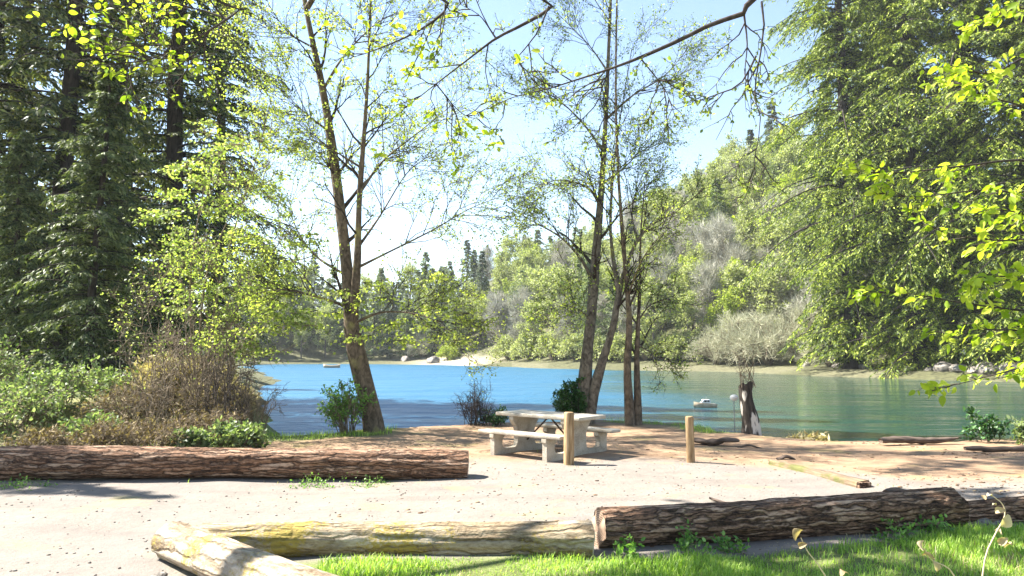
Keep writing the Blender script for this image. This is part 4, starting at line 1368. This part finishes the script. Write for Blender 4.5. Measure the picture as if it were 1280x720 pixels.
# dark plank of driftwood lying on the bank
t = NT('wet_driftwood')
n1 = t.noise(t.coord('Object', (1, 9, 9)), 2.5, 6, .6)
M['driftwood'] = t.fin(t.ramp(n1, [(.3, (.03, .022, .018)), (.7, (.16, .115, .085))]), .9, t.bump(n1, .6, .02))
def driftwood(label, a, b, wd, th, seed, lift=.0):
    g = R_(seed)
    a3 = np.array([a[0], a[1], hz(*a) + th * .5])
    b3 = np.array([b[0], b[1], hz(*b) + th * .5 + lift])
    s = np.linspace(0, 1, 16)
    P = (b3 - a3)[None] * s[:, None] + np.stack([0 * s, .05 * np.sin(s * 4 + seed), .02 * np.sin(s * 6 + seed)], -1)
    T = nrm(b3 - a3)
    side = nrm(np.cross(T, [0, 0, 1.0]))
    up = np.cross(side, T)
    taper = (np.sin(np.clip(s * .8 + .18, 0, 1) * math.pi) ** .5)[:, None]
    k = 12
    an = np.arange(k) * 2 * math.pi / k
    V = P[:, None] + (side[None, None] * np.cos(an)[None, :, None] * wd / 2 + up[None, None] * np.sin(an)[None, :, None] * th / 2) * taper[:, None]
    V = V + .15 * th * noise3(V, g, 3, 9.)[..., None] * up
    i, j = np.meshgrid(np.arange(15), np.arange(k), indexing='ij')
    q = np.stack([i * k + j, (i + 1) * k + j, (i + 1) * k + (j + 1) % k, i * k + (j + 1) % k], -1).reshape(-1, 4)
    o = link('driftwood', mesh('driftwood', V.reshape(-1, 3), [q, np.arange(k)[None, ::-1], 15 * k + np.arange(k)[None]], M['driftwood'], True), None, tuple(a3))
    tag(o, label, 'driftwood')
driftwood('dark slab of driftwood on the dirt right of the lone post', (3.55, 15.1), (4.35, 14.7), .26, .13, 3, .05)
driftwood('thin dark stick on the dirt, right of the driftwood slab', (4.25, 14.6), (4.72, 14.5), .05, .04, 5)
driftwood('dark root lying along the bank edge at the right', (7.0, 14.6), (8.6, 14.9), .2, .14, 7, .03)
driftwood('brown branch in the shade at the far right of the dirt bank', (8.0, 13.6), (9.9, 13.5), .14, .11, 9, .04)
driftwood('short brown chip of wood on the dirt above the mossy timber', (4.42, 12.95), (4.75, 12.9), .14, .06, 11)
driftwood('brown slab of bark on the gravel just behind the dark right log', (4.55, 9.4), (5.15, 9.55), .2, .09, 13)
driftwood('thin brown stick on the gravel behind the middle of the right log', (2.35, 9.2), (2.85, 9.0), .05, .035, 15)

# ------------------------------------------------------------------ boulders
t = NT('pale_rock')
v = t.coord('Object')
n1 = t.noise(v, 1.6, 7, .62)
M['rock'] = t.fin(t.ramp(n1, [(.3, (.08, .07, .058)), (.5, (.22, .195, .165)), (.7, (.38, .345, .3))]), .9, t.bump(n1, .7, .1))
def rock_mesh(seed):
    bm = bmesh.new()
    bmesh.ops.create_icosphere(bm, subdivisions=4, radius=1)
    g = R_(seed)
    co = np.array([v.co[:] for v in bm.verts])
    dirs = nrm(g.normal(size=(9, 3)))
    off = g.uniform(.62, .9, 9)
    for dd, of in zip(dirs, off):
        e = co @ dd - of
        co = co - np.clip(e, 0, None)[:, None] * dd * .85
    co = co * (1 + .05 * noise3(co, g, 3, 3.)[:, None])
    for v, c in zip(bm.verts, co):
        v.co = c
    me = bpy.data.meshes.new('boulder')
    bm.to_mesh(me)
    bm.free()
    me.polygons.foreach_set('use_smooth', [True] * len(me.polygons))
    me.materials.append(M['rock'])
    return me
RK = [rock_mesh(i) for i in range(4)]
g = R_(31)
def rock(name, label, x, y, s, k, group=None, sink=.3):
    o = link(name, RK[k % 4], None, (x, y, hz(x, y) + s[2] * (1 - sink) - s[2] * .5))
    o.scale = s
    o.rotation_euler = (g.uniform(-.2, .2), g.uniform(-.2, .2), g.uniform(0, 6.28))
    tag(o, label, 'rock', group)
for i, (px, Y, s) in enumerate(((1135, 79, 1.0), (1158, 77, .8), (1180, 75, 1.3), (1196, 73.5, 1.5), (1215, 72.5, 1.0), (1232, 71.5, 1.6), (1246, 70.5, 1.1), (1262, 69.5, 1.7), (1278, 69, 1.3), (1292, 68, 1.2), (1120, 81, .7), (1078, 85, .9), (1045, 90, .8), (1004, 98, .9))):
    x = (px - 640) / 950 * Y
    rock('boulder', 'pale boulder in the row under the drooping cedars on the right shore', x, Y, (s * g.uniform(.6, 1.1), s * .7, s * g.uniform(.35, .6)), i, 'pale boulders on the right shore')
rock('boulder', 'brown rounded boulder at the water line before the lime green shrub', (542 - 640) / 950 * 171, 171, (1.7, 1.3, 1.3), 1)
rock('boulder', 'low pale boulder on the far shore right of the leaning trunk', (507 - 640) / 950 * 181, 181, (2.2, 1.3, 1.1), 2)
for i, (x, y, s, lab) in enumerate(((4.78, 7.86, .085, 'small pale stone lying against the right end of the dark log'), (5.0, 7.95, .06, 'small brown stone just beyond the dark log end'), (4.88, 7.72, .05, 'tiny stone in the grass at the dark log end'), (-2.78, 6.15, .07, 'pale stone under the near end of the slanting log'))):
    rock('stone', lab, x, y, (s * 1.3, s, s * .8), i)

# ------------------------------------------------------------------ near shrubs, thicket and plants
def bush(name, label, cat, x, y, w, h, nst, per, nl, ls, lmat, smat, seed, tmpl=RHOMB, arch=.2, group=None, spread=1.0, leafy=True, r=.012, grav=-.02):
    g = R_(seed)
    base = np.array([x, y, hz(x, y) - .02])
    a = g.uniform(0, 6.28, nst)
    rad = w * .5 * np.sqrt(g.uniform(.02, 1, nst)) * spread
    tip = np.stack([np.cos(a) * rad, np.sin(a) * rad * .9, h * g.uniform(.35, 1.15, nst) * (1 - .2 * (rad / (w * .5)) ** 2)], -1)
    foot = tip * np.array([.3, .3, 0]) + g.normal(size=(nst, 3)) * np.array([.05, .05, 0]) * w
    foot[:, 2] = -.08
    s = np.linspace(0, 1, 7)
    P = foot[:, None] * (1 - s)[None, :, None] + tip[:, None] * s[None, :, None]
    P[..., 2] += arch * h * np.sin(s * math.pi)[None]
    P += g.normal(size=P.shape) * .025 * w * s[None, :, None]
    tw = tubes(P, np.broadcast_to(np.linspace(r, r * .3, 7), (nst, 7)), 4)
    b1, r1 = spawn(P, np.full((nst, 7), r * .6), per, .2, 1, (.14 * w, .32 * w), .75, g, 6, .22, grav, .08, .7, r * .18)
    tubes(b1, r1, 3, tw)
    b2, r2 = spawn(b1, r1, 3, .2, 1, (.05 * w, .16 * w), .75, g, 4, .22, grav, .0, .7, r * .15)
    tubes(b2, r2, 3, tw)
    root = thing(name, label, cat, base, 0, group)
    link('stem', tw.mesh('stem', M[smat]), root)
    if leafy:
        bag = Bag()
        p, d = onpaths(b1, nl, g, .15, 1.05)
        p2, d2 = onpaths(b2, max(1, nl // 2), g, .1, 1.05)
        p, d = np.vstack([p, p2]), np.vstack([d, d2])
        p = p + g.normal(size=p.shape) * ls * .4
        p[:, 2] = np.maximum(p[:, 2], .02)
        leaves(bag, p, d * .7 + np.array([0, 0, .05]), ls * g.uniform(.6, 1.3, len(p)), tmpl, g, 1.2, .65)
        link('foliage', bag.mesh('foliage', M[lmat]), root)
    return root
def X(px, Y):
    return (px - 640) / 950 * Y
for (px, Y, w_, h_, lab, sd) in ((22, 15.2, 2.2, 1.15, 'leafy green bramble at the left photo edge behind the long log', 1), (78, 16.5, 1.8, 1.25, 'leafy bramble with pale tips below the young hemlock', 2), (118, 14.4, 1.1, .75, 'small leafy bramble left of the brown bracken', 3),
                              (300, 14.2, .95, .62, 'bright green leafy bush at the lakeward end of the thicket, by the long log', 4), (215, 20.5, 1.4, 1.5, 'green sapling bush behind the straw coloured mound', 5), (160, 19.5, 1.7, 1.0, 'green bush between the hemlock and the straw coloured mound', 6), (245, 13.6, .6, .55, 'small bright fern like bush in the middle of the thicket', 7), (-30, 18, 2.4, 1.6, 'tall bramble at the left photo edge under the firs', 8)):
    bush('bramble_bush', lab, 'bush', X(px, Y), Y, w_, h_ * .66, 34, 7, 5, .08, 'bramble', 'twig', 200 + sd, OVAL, group='green bushes of the left thicket')
for (px, Y, w_, h_, lab, sd) in ((125, 13.2, 1.5, .62, 'reddish brown bracken clump just behind the long log, leftmost', 1), (190, 13.4, 1.6, .7, 'tan dead bracken behind the middle of the long log', 2), (255, 14.6, 1.6, .9, 'brown twiggy bracken mound before the straw coloured grass', 3), (170, 16, 2.0, 1.0, 'grey brown tangle of dead stems in the middle of the left thicket', 4), (60, 13.0, 1.2, .45, 'low brown dead fern near the left photo edge', 5), (225, 16.5, 1.8, 1.05, 'tall dead stems tangled under the vine maple', 6)):
    bush('dead_bracken', lab, 'bracken', X(px, Y), Y, w_, h_ * .7, 46, 6, 3, .085, 'fernbrown', 'twig', 220 + sd, NEEDLE, arch=.3, group='dead bracken of the left thicket', r=.01, grav=-.06)
for (px, Y, w_, h_, lab, sd) in ((232, 19.5, 2.2, .85, 'straw coloured grass mound behind the bare shrub on the left bank', 1), (272, 18.5, 1.4, .6, 'small straw coloured grass mound at the lake end of the left bank', 2)):
    bush('grass_mound', lab, 'grass clump', X(px, Y), Y, w_, h_, 120, 5, 5, .22, 'drygrass', 'twig', 240 + sd, NEEDLE, arch=.3, r=.005, grav=-.12)
bush('bare_shrub', 'tall bare grey shrub of arching stems on the left bank before the vine maple', 'shrub', X(252, 16.4), 16.4, 2.4, 3.0, 34, 9, 1, .03, 'vine', 'twig', 251, leafy=False, r=.014, arch=.12)
bush('bare_shrub', 'bare twiggy shrub with pale stems in the middle of the left bank thicket', 'shrub', X(205, 15.6), 15.6, 2.0, 2.3, 26, 8, 1, .03, 'vine', 'twig', 261, leafy=False, r=.012, arch=.08)
bush('bare_shrub', 'slim bare shrub rising behind the bright green bush at the lakeward end of the thicket', 'shrub', X(290, 15.4), 15.4, 1.3, 2.2, 20, 8, 1, .03, 'vine', 'darktwig', 262, leafy=False, r=.012, arch=.05)
bush('bare_shrub', 'bare grey shrub at the lake end of the left bank, its twigs against the water', 'shrub', X(318, 16.6), 16.6, 1.3, 1.15, 30, 8, 1, .03, 'vine', 'twig', 252, leafy=False, r=.009)
bush('bare_shrub', 'small bare dark shrub at the water edge left of the picnic table', 'shrub', X(596, 19.0), 19.0, 1.25, 1.1, 44, 7, 1, .03, 'vine', 'darktwig', 253, leafy=False, r=.008, arch=.05)
bush('low_shrub', 'low dark green plant between the bare shrub and the picnic table', 'shrub', X(618, 18.9), 18.9, .8, .38, 18, 5, 5, .05, 'ivy', 'darktwig', 254, OVAL)
bush('elder_bush', 'fresh green bush at the foot of the leaning tree', 'shrub', X(436, 16.9), 16.9, 1.2, 1.05, 34, 6, 4, .065, 'weed', 'twig', 255, OVAL)
bush('ivy_bush', 'dark green ivy tuft clinging to the base of the twin stemmed alder', 'shrub', X(713, 19.5), 19.5, .8, 1.0, 40, 8, 9, .06, 'ivy', 'darktwig', 256, OVAL, arch=.1)
bush('dry_grass', 'pale straw tussock at the bank edge right of the snag', 'grass clump', X(1008, 16.1), 16.1, .6, .2, 60, 4, 4, .14, 'drygrass', 'twig', 257, NEEDLE, r=.003, arch=.1, grav=-.08)
bush('dry_grass', 'small straw tussock just right of the snag foot', 'grass clump', X(985, 16.5), 16.5, .3, .22, 40, 4, 4, .12, 'drygrass', 'twig', 258, NEEDLE, r=.003, arch=.05, grav=-.08)
bush('seedling_shrub', 'small dark leafy sapling on the bank at the right edge, against the water', 'shrub', X(1228, 15.3), 15.3, .95, .75, 9, 5, 5, .085, 'ivy', 'darktwig', 259, OVAL, arch=.05, r=.008)
bush('seedling_shrub', 'low green sprawl on the bank at the far right edge of the photo', 'shrub', X(1285, 14.6), 14.6, .8, .45, 14, 5, 5, .08, 'bramble', 'darktwig', 260, OVAL)
for (px, Y, w_, h_, lab, sd) in ((862, 6.98, .42, .24, 'leafy green weed against the front of the dark right log', 1), (905, 7.1, .3, .16, 'smaller weed right of the leafy weed on the dark log', 2), (778, 6.85, .3, .2, 'pale leaved weed below the sawn end of the dark log', 3), (1112, 7.45, .5, .14, 'low creeping weed below the right end of the dark log', 4), (1150, 7.6, .4, .16, 'green weed in the grass past the dark log end', 5)):
    bush('weed', lab, 'weed', X(px, Y), Y, w_, h_, 8, 3, 3, .045, 'weed', 'twig', 270 + sd, OVAL, r=.003, arch=.1, group='weeds along the dark right log')
for (px, Y, lab, sd) in ((400, 10.65, 'little green weed at the foot of the long log', 1), (462, 10.75, 'tuft of weed under the long log near its right end', 2), (40, 10.3, 'dark green weed under the shaded end of the long log', 3)):
    bush('weed', lab, 'weed', X(px, Y), Y, .7, .05, 20, 3, 2, .028, 'weed', 'twig', 280 + sd, OVAL, r=.002, group='weeds along the long log')

# dead stalks with curled leaves in the right foreground
def stalk(label, lst, Y, lv, seed):
    g = R_(seed)
    pts = W(lst, Y)
    base = pts[0].copy()
    base[2] = hz(base[0], base[1])
    pts = np.vstack([base + np.array([0, 0, -.05]), pts])
    root = thing('dead_stalk', label, 'weed', base)
    P = resample(pts, 16)
    tw = tubes(P[None], np.linspace(.006, .0025, 16)[None], 6)
    link('stem', tw.mesh('stem', M['drystem'], True, base), root)
    for (px, py, s) in lv:
        b = Bag()
        c = at(px, py, Y)
        k, m = 9, 5
        u, v = np.meshgrid(np.linspace(-1, 1, m), np.linspace(0, 1, k), indexing='ij')
        wd = np.sin(np.clip(v * .95 + .05, 0, 1) * math.pi) ** .7 * .42
        curl = 1.6
        x = wd * np.sin(u * curl) / curl * 1.3
        z = -wd * (1 - np.cos(u * curl)) / curl - .25 * np.sin(v * 2.6)
        Vv = np.stack([x, v - .5 + 0 * u, z + .03 * np.sin(u * 7 + v * 9)], -1).reshape(-1, 3) * s
        q_ = nrm(g.normal(size=3))
        rot = np.array(Vector((0, 0, 1)).rotation_difference(Vector(q_)).to_matrix())
        i, j = np.meshgrid(np.arange(m - 1), np.arange(k - 1), indexing='ij')
        f = np.stack([i * k + j, i * k + j + 1, (i + 1) * k + j + 1, (i + 1) * k + j], -1).reshape(-1, 4)
        b.add(c + Vv @ rot.T, f, np.full(len(f), g.uniform(.3, 1)))
        link('dead_leaf', b.mesh('dead_leaf', M['deadleaf'], True, base), root)
t = NT('dry_stem')
M['drystem'] = t.fin((.55, .44, .27), .8)
stalk('bleached dead stalk with big curled leaves at the right edge of the grass', [(1226, 760), (1231, 700), (1243, 670), (1256, 645), (1253, 630), (1238, 618)], 4.6, [(1256, 650, .085), (1251, 640, .06), (1254, 676, .065), (1247, 666, .05), (1261, 684, .06), (1237, 616, .04), (1229, 622, .035), (1243, 628, .03)], 1)
stalk('thin dead stalk topped by one small curled leaf in the middle of the grass', [(1040, 740), (1024, 708), (1010, 690), (1001, 672)], 5.0, [(1000, 670, .09), (1004, 682, .06)], 2)
stalk('broken dead stalk with brown buds at the bottom of the grass', [(1205, 760), (1190, 715), (1165, 700), (1155, 685)], 4.7, [(1156, 682, .07), (1160, 698, .07), (1168, 708, .06)], 3)
stalk('short dead stalk with one curled brown leaf at the bottom edge', [(1050, 770), (1052, 735), (1053, 715)], 4.8, [(1053, 712, .08)], 4)

# ------------------------------------------------------------------ grass blades, stones and litter (uncountable)
def grass(name, label, n, xr, yr, hl, seed, wfn, mat='grass'):
    g = R_(seed)
    x = g.uniform(*xr, n * 3)
    y = g.uniform(*yr, n * 3)
    p_ = wfn(x, y, g)
    kp = np.nonzero(g.uniform(size=len(x)) < p_)[0][:n]
    x, y = x[kp], y[kp]
    z = height(x, y)
    n = len(x)
    clump = .65 + .45 * np.clip(noise3(np.stack([x, y], -1), g, 3, 2.2), -1, 1)
    h = g.uniform(hl[0], hl[1], n) * clump
    a = g.uniform(0, 6.28, n)
    lean = g.uniform(.1, .9, n) * h
    wv = g.uniform(.0022, .0045, n) * (1 + h * 2)
    b = np.stack([x, y, z - .01], -1)
    side = np.stack([np.cos(a + 1.57), np.sin(a + 1.57), 0 * a], -1) * wv[:, None]
    ld = np.stack([np.cos(a), np.sin(a), 0 * a], -1)
    mid = b + ld * (lean * .35)[:, None] + np.array([0, 0, 1]) * (h * .6)[:, None]
    tip = b + ld * lean[:, None] + np.array([0, 0, 1]) * (h * np.sqrt(np.clip(1 - (lean / h) ** 2 * .5, .2, 1)))[:, None]
    V = np.stack([b - side, b + side, mid + side * .8, mid - side * .8, tip], 1)
    o = np.arange(n)[:, None] * 5
    r = g.uniform(0, 1, n)
    me = mesh(name, V.reshape(-1, 3), [o + np.array([[3, 2, 4]]), o + np.array([[0, 1, 2, 3]])], M[mat], False, np.concatenate([r, r]))
    tag(link(name, me), label, 'grass', kind='stuff')
def wg(x, y, g):
    a, _, _ = masks(x, y)
    return sm((a - .25) / .6) * np.clip(.8 + .5 * noise3(np.stack([x, y], -1), g, 3, 1.7), .12, 1)
grass('foreground_grass', 'bright green grass in front of the logs', 85000, (-1.6, 6.5), (3.0, 8.4), (.035, .11), 301, wg)
def wd(x, y, g):
    a, _, _ = masks(x, y - .32)
    return sm((a - .2) / .6) * np.clip(.45 + .7 * noise3(np.stack([x, y], -1), g, 3, 2.1), .05, 1)
grass('dry_foreground_grass', 'dry straw blades among the foreground grass', 9000, (-1.4, 6.5), (5.4, 8.7), (.03, .1), 303, wd, 'drygrass')
def wb(x, y, g):
    a, _, _ = masks(x, y)
    return sm((a - .3) / .5)
grass('bank_grass', 'green grass along the lake bank by the leaning tree', 16000, (-9, 4.8), (11.8, 20.5), (.05, .18), 302, wb)

def wl(x, y, g):
    p = np.stack([x, y], -1)
    n_ = noise3(p, g, 3, 1.4)
    k = np.zeros(len(x))
    for a, b, o, wd in (((-9.6, 10.5), (-.6, 11.0), .0, .16), ((-2.2, 7.2), (.7, 7.25), .0, .12), ((.8, 7.48), (4.5, 8.28), 0, .12), ((-3.2, 6.65), (-1.2, 4.7), 0, .12), ((4.2, 12.3), (4.62, 10.2), 0, .22)):
        k = np.maximum(k, np.exp(-(dist_seg(x, y, a, b) / wd) ** 2))
    for q in ((.9, 12.0), (2.85, 12.2), (.3, 12.9), (1.2, 13.1), (.1, 13.6), (5.0, 16.6)):
        k = np.maximum(k, .7 * np.exp(-((x - q[0]) ** 2 + (y - q[1]) ** 2) / .06))
    return k * np.clip(.3 + n_, 0, 1)
grass('log_foot_grass', 'sparse dry grass tufts at the feet of the logs, posts and table', 5000, (-9.6, 5.2), (4.7, 16.7), (.03, .1), 304, wl, 'drygrass')
grass('log_foot_weeds', 'short green blades along the feet of the logs', 3500, (-9.6, 5.2), (4.7, 13.8), (.03, .09), 305, wl)

def scatter(name, label, cat, n, xr, yr, sr, seed, mat, wfn=None, flat=.6):
    g = R_(seed)
    x = g.uniform(*xr, n)
    y = g.uniform(*yr, n)
    if wfn is not None:
        kp = g.uniform(size=n) < wfn(x, y)
        x, y = x[kp], y[kp]
        n = len(x)
    z = height(x, y)
    s = sr[0] + (sr[1] - sr[0]) * g.uniform(size=n) ** 3
    t_ = (1 + 5 ** .5) / 2
    ico = nrm(np.array([(-1, t_, 0), (1, t_, 0), (-1, -t_, 0), (1, -t_, 0), (0, -1, t_), (0, 1, t_), (0, -1, -t_), (0, 1, -t_), (t_, 0, -1), (t_, 0, 1), (-t_, 0, -1), (-t_, 0, 1)], float))
    fc = np.array([(0, 11, 5), (0, 5, 1), (0, 1, 7), (0, 7, 10), (0, 10, 11), (1, 5, 9), (5, 11, 4), (11, 10, 2), (10, 7, 6), (7, 1, 8), (3, 9, 4), (3, 4, 2), (3, 2, 6), (3, 6, 8), (3, 8, 9), (4, 9, 5), (2, 4, 11), (6, 2, 10), (8, 6, 7), (9, 8, 1)])
    a = g.uniform(0, 6.28, n)
    el = g.uniform(.7, 1.5, n)
    loc = ico[None] * (1 + g.uniform(-.25, .25, (n, 12, 1))) * s[:, None, None]
    loc[..., 0] *= el[:, None]
    loc[..., 2] *= flat
    xx = loc[..., 0] * np.cos(a)[:, None] - loc[..., 1] * np.sin(a)[:, None]
    yy = loc[..., 0] * np.sin(a)[:, None] + loc[..., 1] * np.cos(a)[:, None]
    V = np.stack([xx + x[:, None], yy + y[:, None], loc[..., 2] + z[:, None] + s[:, None] * flat * .45], -1)
    f = (fc[None] + (np.arange(n) * 12)[:, None, None]).reshape(-1, 3)
    me = mesh(name, V.reshape(-1, 3), [f], M[mat], False, np.repeat(g.uniform(size=n), 20))
    tag(link(name, me), label, cat, kind='stuff')
t = NT('gravel_stones')
col = t.ramp(t.attr('rnd'), [(0, (.125, .108, .09)), (.5, (.19, .165, .138)), (1, (.27, .24, .205))])
M['pebble'] = t.fin(col, .9)
t = NT('leaf_litter')
col = t.ramp(t.attr('rnd'), [(0, (.05, .03, .02)), (.5, (.2, .12, .065)), (1, (.42, .3, .18))])
M['litter'] = t.fin(col, .95)
def wgrav(x, y):
    a, d, _ = masks(x, y)
    return np.clip((1 - a) * (1 - .8 * d), 0, 1)
scatter('gravel', 'loose stones on the gravel lot', 'gravel', 4200, (-9.5, 7), (5.2, 13), (.003, .017), 401, 'pebble', wgrav)
def wlit(x, y):
    a, d, _ = masks(x, y)
    q = noise3(np.stack([x, y], -1), R_(8), 3, .8)
    return np.clip((.12 + .9 * sm((x - 4.2) / 2.5)) * (.5 + q), 0, 1) * (1 - .5 * a)
scatter('leaf_litter', 'brown leaves and bark bits strewn over the dirt', 'leaf litter', 9000, (-2, 11), (6.6, 15.8), (.008, .035), 402, 'litter', wlit, .3)
